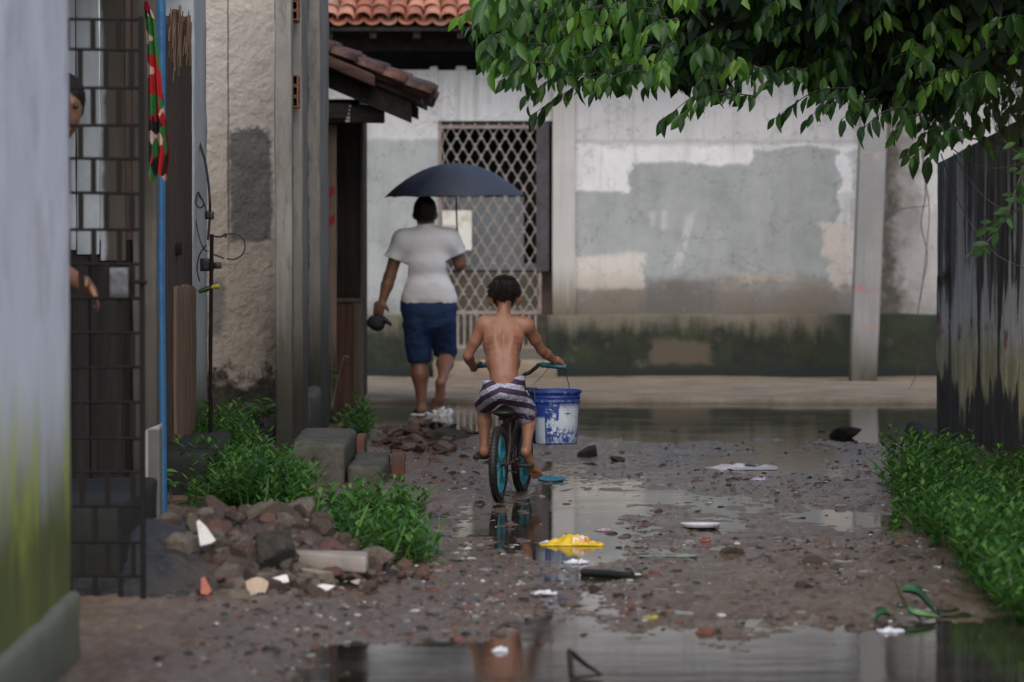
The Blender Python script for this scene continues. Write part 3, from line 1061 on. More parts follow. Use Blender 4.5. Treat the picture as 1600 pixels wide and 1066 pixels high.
mb = MB()
SD = 18.6
a, b, c, d = W(225, 812, SD), W(250, 808, SD), W(249, 664, SD), W(226, 673, SD)
V = [a, b, c, d, b * 0 + b + [0, .05, 0], a + [0, .05, 0], d + [0, .08, 0], c + [0, .08, 0]]
V = [a, b, c, d, a + [.0, .14, 0], b + [.0, .14, 0], c + [.0, .16, 0], d + [.0, .16, 0]]
V = [np.array(q) - ([0, 0, .14] if k % 4 in (0, 1) else [0, 0, 0]) for k, q in enumerate(V)]
mb.raw(V, [[0, 1, 2, 3], [5, 4, 7, 6], [1, 5, 6, 2], [4, 0, 3, 7], [3, 2, 6, 7], [1, 0, 4, 5]])
o = mesh('stone_slab', mb, wall_mat('white stone slab', (.17, .172, .155), (.12, .122, .108), lambda g, col, x, y, z: g.mix(g.m('MAXIMUM', g.mr(x, W(229.5, 0, SD)[0], W(228, 0, SD)[0]), g.mr(z, W(0, 674, SD)[2], W(0, 668, SD)[2])), col, (.42, .43, .42))))
bv = o.modifiers.new('bevel', 'BEVEL'); bv.width = .006; bv.segments = 2
tag(o, 'narrow upright slab with a white edge behind the rubble heap', 'slab')

# ------------------------------------------------------------------ left house: brown door, jamb
LX = -1.95
M_bdoor = wood('dark brown planks', (.026, .015, .011), (.055, .032, .023), (.085, .052, .038))
M_ldoor = wood('raw tan planks', (.075, .042, .026), (.16, .095, .058), (.25, .16, .10))
door = thing('wooden_door', 'dark brown plank door patched with a raw tan board at its foot', 'door', (LX, 22.5, .2))
def lx_d(px): return 800 - px, LX * -6000 / (800 - px)
dA, dB = LX * -6000 / (800 - 256), LX * -6000 / (800 - 301)
mb = MB()
y = dA
k = 0
while y < dB - .02:
    w = min(rg.uniform(.13, .2), dB - y)
    zb = .23
    zt_ = W(280, 40 + rg.uniform(-26, 20), y)[2]
    mb.rbox((LX - .04 + rg.uniform(-.006, .006), y, zb), (LX, y + w - .008, zt_), .1, .004, .004, 6, k)
    y += w
    k += 1
mesh('planks', mb, M_bdoor, door)
mb = MB()
y = dA + .55
while y < dB - .02:
    w = min(rg.uniform(.2, .3), dB - y)
    mb.rbox((LX, y, .235), (LX + .022, y + w - .006, W(290, 447 + rg.uniform(-4, 4), y)[2]), .1, .004, .004, 6, k)
    y += w
    k += 1
mesh('patch_board', mb, M_ldoor, door)
mb = MB()
for k in range(40):
    y = rg.uniform(dA + .2, dB - .2)
    z = W(280, rg.uniform(8, 60), y)[2]
    mb.tube([(LX + .012, y, z - rg.uniform(.1, .3)), (LX + .02, y + rg.uniform(-.1, .1), z)], rg.uniform(.002, .006), 5)
mesh('splintered_top', mb, M_ldoor, door)
mb = MB()
mb.rbox((LX - .02, dA + .75, W(0, 385, 22.4)[2] - .05), (LX + .03, dA + .85, W(0, 385, 22.4)[2] + .02), .04, .006, .002, 20, 4)
mesh('handle', mb, M_iron, door)

M_jamb = wall_mat('blue white jamb plaster', (.50, .54, .57), (.40, .43, .45), None, (.25, .75, (.10, .11, .055), (.035, .038, .022)), .75, 30, .3)
def wall_block(name, label, lo, hi, m, cat='wall', seed=1, amp=.01, cell=.08, r=.015, fr=6):
    b = MB()
    b.rbox(lo, hi, cell, r, amp, fr, seed)
    return tag(mesh(name, b, m), label, cat)
wall_block('door_jamb', 'blue white plaster jamb between the brown door and the rough wall', (LX - .25, dB + .01, 0), (LX + .01, 24.45, 3.4), M_jamb, 'jamb', 3, .012)
hb = thing('left_house', 'dark lintel and black inner wall above and behind the brown plank door', 'house', (-2.4, 22.4, 0))
mb = MB()
mb.box((LX - .9, dA - .2, 0), (LX - .75, 24.3, 3.5))
mb.box((LX - .74, dA - 1.0, 0), (LX - .27, dA - .85, 3.5))
mb.box((LX - .2, dA - .25, 3.02), (LX - .06, dB, 3.5))
mesh('inner_wall', mb, M_black, hb)
mb = MB()
mb.rbox((LX - .3, dA - .14, 0), (LX - .02, dA - .01, 3.4), .1, .01, .005, 6, 3)
mesh('door_post', mb, M_bdoor, hb)
M_stone = wall_mat('damp black stone', (.018, .018, .016), (.010, .010, .009), None, (.28, .42, (.016, .018, .012), (.012, .013, .01)), .75, 20, .6, .012)
wall_block('threshold_block', 'black damp stone block under the brown door', (-1.98, 21.42, -.02), (W(329, 700, 21.4)[0], 23.2, .30), M_stone, 'block', 5, .03, .06, .04, 4)

# ------------------------------------------------------------------ rough cast wall
RD = 26.3
def rough_patches(g, col, x, y, z):
    def rx(p): return float(W(p, 307, RD)[0])
    def rz(p): return float(W(380, p, RD)[2])
    w = g.add(g.noise(5, 6, .7), -.5)
    X, Z = g.add(x, g.mul(w, .16)), g.add(z, g.mul(w, .22))
    n = g.noise(6, 6, .7)
    grey = g.mix(g.mr(n, .3, .7), (.125, .122, .12), (.075, .074, .074))
    col = g.mix(g.mul(g.mr(z, rz(320), rz(140)), .35), col, (.5, .49, .465))
    col = g.mix(g.mul(g.mr(z, rz(300), rz(460)), .45), col, (.22, .165, .115))
    col = g.mix(g.mul(g.boxm(X, Z, rx(360), rx(424), rz(378), rz(203), .02), .93), col, grey)
    col = g.mix(g.mul(g.boxm(X, Z, rx(325), rx(350), rz(520), rz(440), .03), .7), col, grey)
    crack = g.mr(g.m('ABSOLUTE', g.add(x, -rx(357), g.mul(w, .03))), .009, .003)
    col = g.mix(g.mul(crack, .75, g.mr(z, rz(440), rz(330))), col, (.05, .04, .032))
    e = g.mr(g.add(z, g.mul(w, .9), g.mul(g.add(n, -.5), .4)), rz(560), rz(605))
    e2 = g.mul(g.mr(g.add(x, g.mul(w, .3)), rx(395), rx(430)), g.mr(g.add(z, g.mul(w, .5)), rz(440), rz(540)), .6)
    col = g.mix(g.m('MAXIMUM', e, e2), col, g.mix(g.mr(n, .4, .65), (.020, .018, .013), (.05, .042, .026)))
    return col
M_rough = wall_mat('coarse rendered wall', (.50, .45, .385), (.36, .315, .26), rough_patches, None, .9, 60, .8, .009)
rwall = thing('render_wall', 'coarse beige rendered wall with a dark grey patch and a mossy black foot', 'wall', (-1.9, RD, 0))
x0, x1 = W(314, 500, RD)[0], W(436, 500, RD)[0]
mb = MB()
def rough_fn(u, v):
    P = np.stack([x0 + (x1 - x0) * u, np.full_like(u, RD), 3.5 * v], -1)
    n = fbm(P * [26, 1, 26], 4, 5, .6)
    n2 = fbm(P * [7, 1, 7], 3, 15)
    P[:, 1] -= .007 * n + .008 * n2
    return P
mb.grid(rough_fn, 110, 560)
mb.box((x0, RD + .05, 0), (x1, RD + .2, 3.5))
mesh('wall_face', mb, M_rough, rwall)
mb = MB()
mb.rbox((x0, RD - .55, 0), (x1 + .02, RD - .02, .20), .05, .03, .018, 6, 8)
mesh('ledge', mb, M_stone, rwall)

# black pipe stake with cables and boxes
meter = thing('cable_stake', 'thin black stake with tangled cables and a meter box in front of the rough wall', 'stake', W(328, 700, 23.0) * [1, 1, 0])
QD = 23.0
def q(x, y, dd=0): return W(x, y, QD + dd)
mb = MB()
mb.tube([q(328, 790), q(329, 560), q(330, 440), q(331, 366)], [.011, .011, .012, .012], 8)
mesh('stake_rod', mb, M_iron, meter)
mb = MB()
mb.rbox(q(312, 424) + [0, .02, 0], q(333, 404) + [0, .07, 0], .03, .005, .001, 20, 1)
mb.rbox(q(331, 420) + [0, .02, 0], q(345, 410) + [0, .06, 0], .03, .005, .001, 20, 2)
M_bp = simple('black plastic', (.014, .014, .015), None, .4, 30, .1)
mesh('meter_box', mb, M_bp, meter)
mb = MB()
mb.rbox(q(320, 343) + [0, -.01, 0], q(334, 330) + [0, .03, 0], .02, .005, .001, 20, 3)
mesh('junction_box', mb, M_bp, meter)
mb = MB()
mb.tube([q(310, 456), q(322, 452), q(330, 449)], [.012, .016, .012], 8)
mesh('green_tape', mb, simple('green tape', (.02, .07, .02), None, .45, 20, .1), meter)
mb = MB()
mb.tube([q(331, 449), q(343, 447)], .014, 8)
mesh('yellow_tape', mb, simple('yellow tape', (.5, .38, .03), None, .45, 20, .1), meter)
mb = MB()
def curve(pts, n=40):
    P = np.array(pts, float)
    out = []
    for k in range(len(P) - 1):
        p0, p1, p2, p3 = P[max(k - 1, 0)], P[k], P[k + 1], P[min(k + 2, len(P) - 1)]
        for t in np.linspace(0, 1, max(3, n // len(P)), endpoint=False):
            out.append(.5 * ((2 * p1) + (p2 - p0) * t + (2 * p0 - 5 * p1 + 4 * p2 - p3) * t * t + (3 * p1 - p0 - 3 * p2 + p3) * t ** 3))
    out.append(P[-1])
    return np.array(out)
for pts, r_ in (([q(305, 200, 1.2), q(312, 225, .9), q(321, 255, .5), q(327, 300), q(328, 335), q(325, 375)], .008),
                ([q(306, 210, 1.2), q(307, 250, .9), q(306, 290, .8), q(309, 302, .8), q(318, 316, .5), q(323, 330, .2)], .005),
                ([q(309, 300), q(306, 318), q(313, 325), q(318, 318), q(310, 300)], .0045),
                ([q(306, 300, .8), q(307, 350, .6), q(316, 385, .3), q(325, 393)], .004),
                ([q(331, 369), q(345, 370), q(353, 366), q(352, 372)], .006),
                ([q(352, 366), q(370, 366), q(382, 378), q(380, 396), q(367, 405), q(354, 404)], .004),
                ([q(330, 396), q(340, 400), q(350, 404)], .005),
                ([q(322, 383), q(312, 398), q(308, 420), q(312, 440)], .0045),
                ([q(329, 470), q(327, 560), q(333, 640), q(330, 720)], .005)):
    mb.tube(curve(pts), r_, 6)
mesh('cables', mb, M_rub, meter)

# ------------------------------------------------------------------ concrete posts with brick infill
M_post = wall_mat('weathered concrete', (.33, .32, .30), (.23, .22, .20), lambda g, c, x, y, z: g.mix(g.mul(g.mr(g.noise(1, 6, .7, vec=g.scaled(9, 9, 2.2)), .50, .66), .6), c, (.12, .108, .088)), (.45, 1.45, (.065, .064, .042), (.032, .031, .024)), .8, 40, .6)
pw_ = thing('post_wall', 'facade of tall grey concrete posts with cracked mortar and hollow bricks between', 'wall', (-1.45, 25.5, 0))
def post(lo, hi, sd):
    b = MB()
    b.rbox(lo, hi, .08, .012, .006, 5, sd)
    return mesh('post', b, M_post, pw_)
post((W(430, 500, 24)[0], 24.0, 0), (W(456.5, 500, 24)[0], 24.17, 3.4), 1)
post((-1.50, 24.85, 0), (-1.355, 25.55, 3.4), 2)
post((-1.50, 26.75, 0), (-1.335, 28.0, 3.4), 4)
mb = MB()
def infill(y0, y1, xx, sd):
    def f(u, v):
        P = np.stack([np.full_like(u, xx), y0 + (y1 - y0) * u, .0 + 3.4 * v], -1)
        n = fbm(P * [1, 6, 9], 4, sd, .6)
        P[:, 0] += .03 * n - .012
        return P
    mb.grid(f, 50, 160, smooth=True)
infill(24.172, 24.848, -1.41, 31)
infill(25.552, 26.748, -1.405, 37)
M_mortar = wall_mat('cracked mortar', (.20, .19, .165), (.115, .108, .092),
                    lambda g, c, x, y, z: g.mix(g.mul(g.mr(g.vor(5, vec=g.scaled(1, 1.2, 1), feature='DISTANCE_TO_EDGE'), .05, .015), .85), c, (.025, .022, .018)),
                    (.3, 1.0, (.05, .05, .032), (.02, .02, .015)), .85, 30, .7, .012)
mesh('mortar_infill', mb, M_mortar, pw_)
mb = MB()
for y0p, y1p, n in ((-30, 32, 4), (117, 168, 3)):
    zA, zB = W(458, y1p, 24.4)[2], W(458, y0p, 24.4)[2]
    hz_ = (zB - zA) / n
    for k in range(n):
        for yy in (24.30, 24.56):
            lo = (-1.50, yy, zA + k * hz_)
            hi = (-1.365, yy + .22, zA + (k + 1) * hz_ - .006)
            t = .010
            mb.box(lo, (hi[0], hi[1], lo[2] + t))
            mb.box((lo[0], lo[1], hi[2] - t), hi)
            mb.box((lo[0], lo[1], lo[2] + t), (hi[0], lo[1] + t, hi[2] - t))
            mb.box((lo[0], hi[1] - t, lo[2] + t), (hi[0], hi[1], hi[2] - t))
            mb.box((lo[0], lo[1] + .105, lo[2] + t), (hi[0], lo[1] + .115, hi[2] - t))
            mb.box((lo[0], lo[1] + t, lo[2] + t), (lo[0] + .02, hi[1] - t, hi[2] - t), 1)  # black filling painted as shade in the hollow cells
            mb.box((lo[0] + .02, lo[1] + t + .001, lo[2] + t + .001), (lo[0] + .11, lo[1] + .104, hi[2] - t - .001), 1)
            mb.box((lo[0] + .02, lo[1] + .116, lo[2] + t + .001), (lo[0] + .11, hi[1] - t - .001, hi[2] - t - .001), 1)
for y0p, y1p, n in ((-30, 32, 4), (117, 168, 3)):
    zA, zB = W(458, y1p, 24.2)[2], W(458, y0p, 24.2)[2]
    hz_ = (zB - zA) / n
    for k in range(n):
        z0_, z1_ = zA + k * hz_ + .002, zA + (k + 1) * hz_ - .002
        xa, xb, ya, yb2, t_ = -1.43, -1.345, 24.175, 24.27, .007
        mb.box((xa, ya, z0_), (xb, yb2, z0_ + t_)); mb.box((xa, ya, z1_ - t_), (xb, yb2, z1_))
        mb.box((xa, ya, z0_ + t_), (xa + t_, yb2, z1_ - t_)); mb.box((xb - t_, ya, z0_ + t_), (xb, yb2, z1_ - t_))
        mb.box((xa + t_, yb2 - .02, z0_ + t_), (xb - t_, yb2 - .001, z1_ - t_), 1)  # black back painted as shade inside each hole
mesh('hollow_bricks', mb, [simple('orange brick', (.33, .12, .06), (.22, .09, .05), .8, 40, .4), M_black], pw_)
mb = MB()
mb.rbox((-1.42, 25.6, 0), (-1.325, 26.6, .40), .06, .03, .03, 6, 6)
mesh('footing', mb, wall_mat('pale mortar footing', (.15, .14, .12), (.09, .085, .072), None, (.1, .5, (.06, .058, .04), (.03, .03, .022))), pw_)
mb = MB()
mb.box((-2.4, RD + .3, 0), (-1.52, 31.0, 3.5))
mesh('back_wall', mb, M_black, pw_)

# ------------------------------------------------------------------ steps
M_step = wall_mat('mossy step concrete', (.115, .107, .095), (.07, .066, .057), lambda g, c, x, y, z: g.mix(g.mul(g.mr(g.noise(7, 5, .7), .46, .62), .7), c, (.04, .045, .025)), None, .75, 40, .6, .008)
wall_block('stone_step', 'upper mossy concrete step at the foot of the grey posts', (-1.30, 22.25, 0), (-.965, 23.75, .285), M_step, 'step', 7, .018, .05, .03, 5)
wall_block('stone_step', 'lower mossy concrete step nearer the alley', (-.965, 22.4, -.02), (-.745, 23.62, .15), M_step, 'step', 8, .018, .05, .03, 5)
M_brick = wall_mat('old red brick', (.20, .08, .055), (.11, .05, .04), lambda g, c, x, y, z: g.mix(g.mr(g.noise(9, 4), .45, .6), c, (.09, .085, .065)), None, .8, 40, .6)
wall_block('loose_brick', 'brick end against the upper step', (-.955, 23.5, 0), (-.90, 23.75, .25), M_brick, 'brick', 9, .01, .03, .01)
wall_block('loose_brick', 'red brick end against the lower step', (-.738, 23.45, 0), (-.655, 23.62, .15), M_brick, 'brick', 10, .01, .03, .01)

# ------------------------------------------------------------------ brown shack with tiled porch
g = G('sooty clay tile')
rnd = g.node('ShaderNodeNewGeometry').outputs['Random Per Island']
col = g.ramp(rnd, [(.05, (.07, .035, .028)), (.5, (.12, .055, .042)), (.85, (.20, .085, .06)), (.97, (.32, .15, .11))])
col = g.mix(g.mul(g.mr(g.noise(8, 6, .7), .42, .65), .85), col, (.025, .017, .015))
M_tile2 = g.done(col, .65, g.bump(g.noise(60, 4), .3, .004))
hut = thing('shack', 'brown plank shack with a low tiled porch roof on dark beams, before the far house', 'shack', (-1.4, 30.8, 0))
UD = 30.8
def u(x, y, d=UD): return W(x, y, d)
M_red = wood('reddish brown boards', (.05, .022, .015), (.105, .045, .030), (.15, .075, .05))
M_dk = wood('charred brown boards', (.010, .008, .007), (.022, .015, .012), (.075, .035, .022))
mb = MB()
mb.rbox((u(470, 0)[0], UD, u(0, 466)[2]), (u(562, 0)[0], UD + .05, u(0, 180)[2]), .1, .006, .006, 5, 1)
mesh('upper_panel', mb, M_dk, hut)
mb = MB()
mb.rbox((u(470, 0)[0], UD + .005, 0), (u(551, 0)[0], UD + .055, u(0, 471)[2]), .1, .006, .006, 5, 2)
mesh('lower_panel', mb, M_red, hut)
mb = MB()
mb.rbox((u(470, 0)[0], UD - .02, u(0, 473)[2]), (u(566, 0)[0], UD + .03, u(0, 466)[2]), .1, .006, .004, 5, 2)
mb.rbox((u(551, 0)[0], UD - .01, 0), (u(567, 0)[0], UD + .08, u(0, 473)[2]), .1, .006, .004, 5, 3)
mb.rbox((u(562, 0)[0], UD - .01, u(0, 466)[2]), (u(568, 0)[0], UD + .08, u(0, 185)[2]), .1, .006, .004, 5, 3)
mesh('corner_post', mb, wood('grey brown post', (.075, .06, .045), (.13, .105, .08), (.18, .15, .12)), hut)
mb = MB()
mb.rbox((-1.48, 29.4, 0), (u(525, 0, 29.4)[0], 29.45, u(0, 195, 29.4)[2]), .1, .006, .004, 5, 4)
g = G('pinkish board')
src, x, y, z = g.pos()
n = g.noise(1, 6, .7, vec=g.scaled(24, 24, 1.5))
col = g.ramp(n, [(.3, (.11, .075, .055)), (.55, (.21, .155, .12)), (.8, (.27, .21, .165))])
for py, px in ((300, 517), (345, 518)):
    c0 = u(px, py, 29.4)
    m_ = g.mul(g.mr(g.m('ABSOLUTE', g.add(z, -c0[2], g.mul(g.add(x, -c0[0]), -.8))), .045, .025), g.mr(g.m('ABSOLUTE', g.add(x, -c0[0])), .03, .02))
    col = g.mix(m_, col, (.3, .02, .02))
col = g.mix(g.mr(z, u(0, 510, 29.4)[2], u(0, 590, 29.4)[2]), col, (.045, .035, .026))
mesh('side_board', mb, g.done(col, .75, g.bump(n, .4, .005)), hut)
mb = MB()
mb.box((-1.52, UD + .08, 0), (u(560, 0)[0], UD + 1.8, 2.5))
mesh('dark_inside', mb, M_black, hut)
# lean-to roof, falling to the right
p0, p1 = u(470, 68, 29.0), u(667, 152, 29.0)
run, drop = p1[0] - p0[0], p0[2] - p1[2]
sl = math.atan2(drop, run)
mb = MB()
rg2 = np.random.default_rng(9)
t2 = MB()
roof_tiles(t2, 0, 2.6, 0, 0, sl, 5, .155, .2, 4)
V = np.concatenate(t2.v)
# tile rows run up the slope: local y -> up slope toward the left, local x -> away from the camera
V2 = np.stack([p1[0] - V[:, 1], 29.0 + V[:, 0], p1[2] + .0 + V[:, 2]], -1)
V2[:, 2] += .02 * np.sin(V2[:, 1] * 3)
mb.raw(V2, [f[::-1] for f in t2.f], 0, True)
mesh('porch_roof', mb, M_tile2, hut)
mb = MB()
def slopebox(xa, xb, ya, yb, off, th):
    za, zb = p0[2] - (xa - p0[0]) * drop / run + off, p0[2] - (xb - p0[0]) * drop / run + off
    mb.raw([[xa, ya, za - th], [xb, ya, zb - th], [xb, yb, zb - th], [xa, yb, za - th], [xa, ya, za], [xb, ya, zb], [xb, yb, zb], [xa, yb, za]],
           [[0, 3, 2, 1], [4, 5, 6, 7], [0, 1, 5, 4], [1, 2, 6, 5], [2, 3, 7, 6], [3, 0, 4, 7]])
slopebox(p0[0], p1[0] - .05, 29.05, 31.5, -.02, .05)
slopebox(p0[0], u(642, 0, 29)[0], 29.1, 29.2, -.075, .17)
for yy in (29.9, 30.6, 31.3):
    slopebox(p0[0], u(642, 0, 29)[0], yy, yy + .07, -.075, .1)
mesh('roof_timbers', mb, M_black, hut)
mb = MB()
a, b = u(470, 192, 29.3), u(600, 168, 29.3)
mb.rbox((a[0], 29.25, a[2]), (b[0], 29.4, b[2] + .02), .08, .01, .008, 6, 5)
mb.rbox((a[0], 29.2, u(0, 186, 29.2)[2]), (u(548, 0, 29.2)[0], 29.25, u(0, 160, 29.2)[2]), .08, .008, .005, 6, 6)
mesh('beam', mb, wood('dark grey beam', (.014, .012, .011), (.035, .031, .027), (.07, .062, .05), False), hut)
mb = MB()
a = u(515, 106, 28.9)
mb.rbox((p0[0], 28.92, p0[2] - .09), (u(585, 0, 28.9)[0], 28.99, p0[2] + .0), .06, .01, .008, 6, 7,
        lean=lambda V: np.stack([V[:, 0], V[:, 1], V[:, 2] - (V[:, 0] - p0[0]) * drop / run], -1))
mesh('barge_board', mb, wood('worn red brown board', (.035, .018, .014), (.075, .035, .027), (.13, .07, .055), False), hut)
mb = MB()
a = u(545, 165, 29.18)
for k, (px, py, s) in enumerate(((547, 166, .018), (546, 172, .012), (545, 178, .014), (544, 184, .03), (543, 189, .034))):
    c = u(px, py, 29.19)
    mb.rbox((c[0] - s / 2, 29.185, c[2] - .010), (c[0] + s / 2, 29.199, c[2] + .008), .01, .003, .002, 40, k)
mesh('lime_splash', mb, simple('white lime', (.7, .7, .7), None, .7, 20, .1), hut)
# ------------------------------------------------------------------ people
def skin(name, c, dark):
    g = G(name)
    g.pos(True)
    n = g.noise(9, 5, .6)
    col = g.mix(g.mr(n, .3, .7), c, tuple(a * .5 + b * .5 for a, b in zip(c, dark)))
    col = g.mix(g.mul(g.mr(g.noise(38, 4, .7), .52, .75), .35), col, dark)
    return g.done(col, g.mr(n, .3, .7, .5, .36), g.bump(g.noise(150, 3), .12, .002), Specular_IOR_Level=.4, Subsurface_Weight=.08, Subsurface_Radius=(.01, .004, .002), Subsurface_Scale=.5)
M_skin_boy = skin('boy skin', (.33, .158, .098), (.19, .085, .052))
M_skin_man = skin('man skin', (.27, .135, .088), (.16, .075, .048))
M_hair = simple('black hair', (.007, .0055, .005), (.016, .011, .009), .5, 90, .7, .006, obj=True, spec=.3)
M_eye = simple('dark eye', (.03, .02, .015), None, .15, 20, 0)

def face_prims(c, s, fwd, up, k=.008):
    """nose, brow, lips and chin for a head of half height s centred at c, looking along fwd"""
    c, fwd, up = np.array(c), np.array(fwd, float), np.array(up, float)
    fwd = fwd / np.linalg.norm(fwd)
    side = np.cross(fwd, up)
    side /= np.linalg.norm(side)
    up = np.cross(side, fwd)
    P = lambda f, u, q=0: c + fwd * f * s + up * u * s + side * q * s
    return [cone(P(.80, .10), .05 * s, P(.98, -.22), .10 * s, k),
            ell(P(.80, -.24, .12), np.full(3, .07 * s), k), ell(P(.80, -.24, -.12), np.full(3, .07 * s), k),
            cone(P(.74, .17, -.32), .08 * s, P(.74, .17, .32), .08 * s, k * 2),
            cone(P(.80, -.50, -.13), .055 * s, P(.80, -.50, .13), .055 * s, k),
            cone(P(.78, -.60, -.10), .06 * s, P(.78, -.60, .10), .06 * s, k),
            ell(P(.62, -.88), np.full(3, .19 * s), k * 2)], P

def hand_prims(wr, palm, fdir, pn, L, curl, thumb_side, k=.004, spread=.5):
    """palm with five separate fingers; fdir = finger direction, pn = palm normal (the way the fingers close)"""
    wr, palm, f, pn = (np.array(q, float) for q in (wr, palm, fdir, pn))
    f = f / np.linalg.norm(f)
    pn = pn - f * pn.dot(f)
    pn /= np.linalg.norm(pn)
    sd = np.cross(f, pn) * thumb_side
    out = [cone(wr, .16 * L, palm, .13 * L, .012)]
    for t in (-.16, -.05, .06, .17):
        out.append(cone(palm - f * .18 * L + sd * t * L * .9, .11 * L, palm + f * .16 * L + sd * t * L, .085 * L, .010))
    for i, (t, ln) in enumerate(((.19, .40), (.065, .45), (-.06, .42), (-.18, .33))):
        b = palm + f * .20 * L + sd * t * L
        d1 = f + sd * t * spread * .6
        ang = curl * (.9 + .12 * i)
        pos, r_ = b, .066 * L
        for j, part in enumerate((.45, .32, .23)):
            a = ang * (j + .6)
            dd = d1 / np.linalg.norm(d1) * math.cos(a) + pn * math.sin(a)
            nx = pos + dd * ln * part * L
            out.append(cone(pos, r_, nx, r_ * .88, k))
            pos, r_ = nx, r_ * .88
    b = palm - f * .16 * L + sd * .22 * L
    m1 = b + (sd * .7 + f * .5 + pn * .35 * max(.2, curl)) * .20 * L
    m2 = m1 + (sd * .15 + f * .7 + pn * .9 * max(.2, curl)) * .19 * L
    out += [cone(b, .095 * L, m1, .075 * L, k * 1.5), cone(m1, .072 * L, m2, .058 * L, k)]
    return out

def foot_prims(heel, ball, toe, up, L, side, k=.010):
    heel, ball, toe, up = (np.array(q, float) for q in (heel, ball, toe, up))
    f = (ball - heel) / np.linalg.norm(ball - heel)
    up = up - f * up.dot(f)
    up /= np.linalg.norm(up)
    sd = np.cross(f, up) * side                         # toward the little toe
    out = [ell(heel, np.full(3, .16 * L), k)]
    out.append(cone(heel + up * .04 * L, .15 * L, ball - sd * .06 * L + up * .02 * L, .115 * L, k * 1.5))
    out.append(cone(heel, .13 * L, ball + sd * .10 * L, .10 * L, k * 1.5))
    for i, (t, ln, r_) in enumerate(((-.17, 1.0, .072), (-.055, .95, .052), (.03, .85, .048), (.105, .75, .045), (.17, .62, .042))):
        b = ball + sd * t * L
        e = ball + sd * t * 1.15 * L + (toe - ball) * ln
        out.append(cone(b, r_ * 1.15 * L, e, r_ * L, .003))
    return out

def body_mesh(name, prims, h, mat, parent, disp=None):
    V, Fc = soft(prims, h)
    if disp is not None:
        V = V + vnormals(V, Fc) * disp(V)[:, None]
    mb = MB()
    mb.raw(V, Fc, 0, True)
    return mesh(name, mb, mat, parent)

# ------------------------------------------------------------------ the boy on the bicycle
B0 = 21.78
boy = thing('person', 'boy seen from behind in striped shorts, bare back, riding the small bicycle', 'person', W(787, 640, B0))
def b(x, y, d): return W(x, y, d)
P_ = []
pel = b(788, 612, B0)
P_ += [ell(pel, (.095, .075, .075), .03),
       cone(b(787, 590, 21.80), .078, b(786, 562, 21.84), .076, .03),
       ell(b(786, 566, 21.85), (.099, .064, .07), .04),
       ell(b(785, 540, 21.88), (.112, .070, .085), .04),
       ell(b(786, 517, 21.90), (.118, .066, .065), .03),
       cone(b(763, 503, 21.905), .036, b(812, 504, 21.905), .036, .03),
       cone(b(787, 497, 21.92), .040, b(788, 474, 21.955), .036, .03),
       # shoulder blades
       ell(b(767, 522, 21.862), (.036, .020, .050), .035, rotm(0, 14, 0)),
       ell(b(808, 522, 21.862), (.036, .020, .050), .035, rotm(0, -14, 0)),
       # long back muscles either side of the spine
       cone(b(777, 592, 21.765), .030, b(774, 530, 21.838), .030, .03),
       cone(b(799, 590, 21.765), .030, b(799, 530, 21.838), .030, .03)]
for k, y in enumerate(range(578, 548, -9)):                       # spine bumps
    P_.append(ell(b(787, y, 21.752 + .0010 * (590 - y)), (.008, .012, .013), .02))
hd = b(788, 457, 21.985)
P_ += [ell(hd, (.074, .088, .088), .02), ell(hd + [0, .035, -.045], (.055, .062, .060), .03)]
fp, HP = face_prims(hd + [0, .005, -.012], .088, (0.06, 1, -.12), (0, .1, 1))
P_ += fp
for s, x in ((-1, 767), (1, 810)):
    e = b(x, 471, 21.985)
    P_ += [ell(e, (.011, .022, .032), .006, rotm(0, 10 * s, -28 * s)), ell(e + [.006 * s, -.006, .012], (.008, .018, .018), .006, rotm(0, 0, -35 * s))]
# arms
shL, shR = b(755, 508, 21.91), b(823, 509, 21.91)
elL, elR = b(731, 556, 21.93), b(846, 547, 22.02)
wrL, wrR = b(739, 573, 22.13), b(868, 565, 22.13)
for sh, el, wr in ((shL, elL, wrL), (shR, elR, wrR)):
    P_ += [ell(sh, (.044, .044, .046), .03), cone(sh, .040, sh * .45 + el * .55, .033, .02), cone(sh * .45 + el * .55, .033, el, .0265, .015),
           cone(el, .0275, el * .65 + wr * .35, .029, .012), cone(el * .65 + wr * .35, .029, wr, .0195, .012)]
GRR = b(876, 571, 22.135)
GRL = b(735, 577, 22.235)
P_ += hand_prims(wrR, b(875, 564, 22.135), (.75, .35, -.50), (-.2, .3, -.9), .105, .75, 1)
P_ += hand_prims(wrL, b(742, 570, 22.20), (-.35, .8, -.35), (.3, .2, -.9), .105, .75, -1)
# legs
hpL, hpR = b(770, 618, 21.82), b(802, 618, 21.82)
knL, knR = b(757, 636, 22.06), b(827, 642, 22.03)
anL, anR = b(757, 698, 21.98), b(823, 698, 21.83)
for hp, kn, an in ((hpL, knL, anL), (hpR, knR, anR)):
    mid = kn * .62 + an * .38 + [0, -.012, 0]
    P_ += [cone(hp, .050, kn, .040, .03), ell(kn, (.040, .042, .042), .02), cone(kn, .042, mid, .040, .02), cone(mid, .040, an, .0235, .02)]
P_ += foot_prims(b(821, 706, 21.80), b(833, 734, 21.875), b(843, 746, 21.90), (.35, .8, .5), .165, 1)
P_ += [cone(anR, .026, b(822, 703, 21.815), .026, .015)]
P_ += foot_prims(b(757, 706, 21.95), b(752, 709, 22.07), b(750, 712, 22.115), (0, 0, 1), .165, -1)
P_ += [cone(anL, .026, b(757, 704, 21.965), .026, .015)]
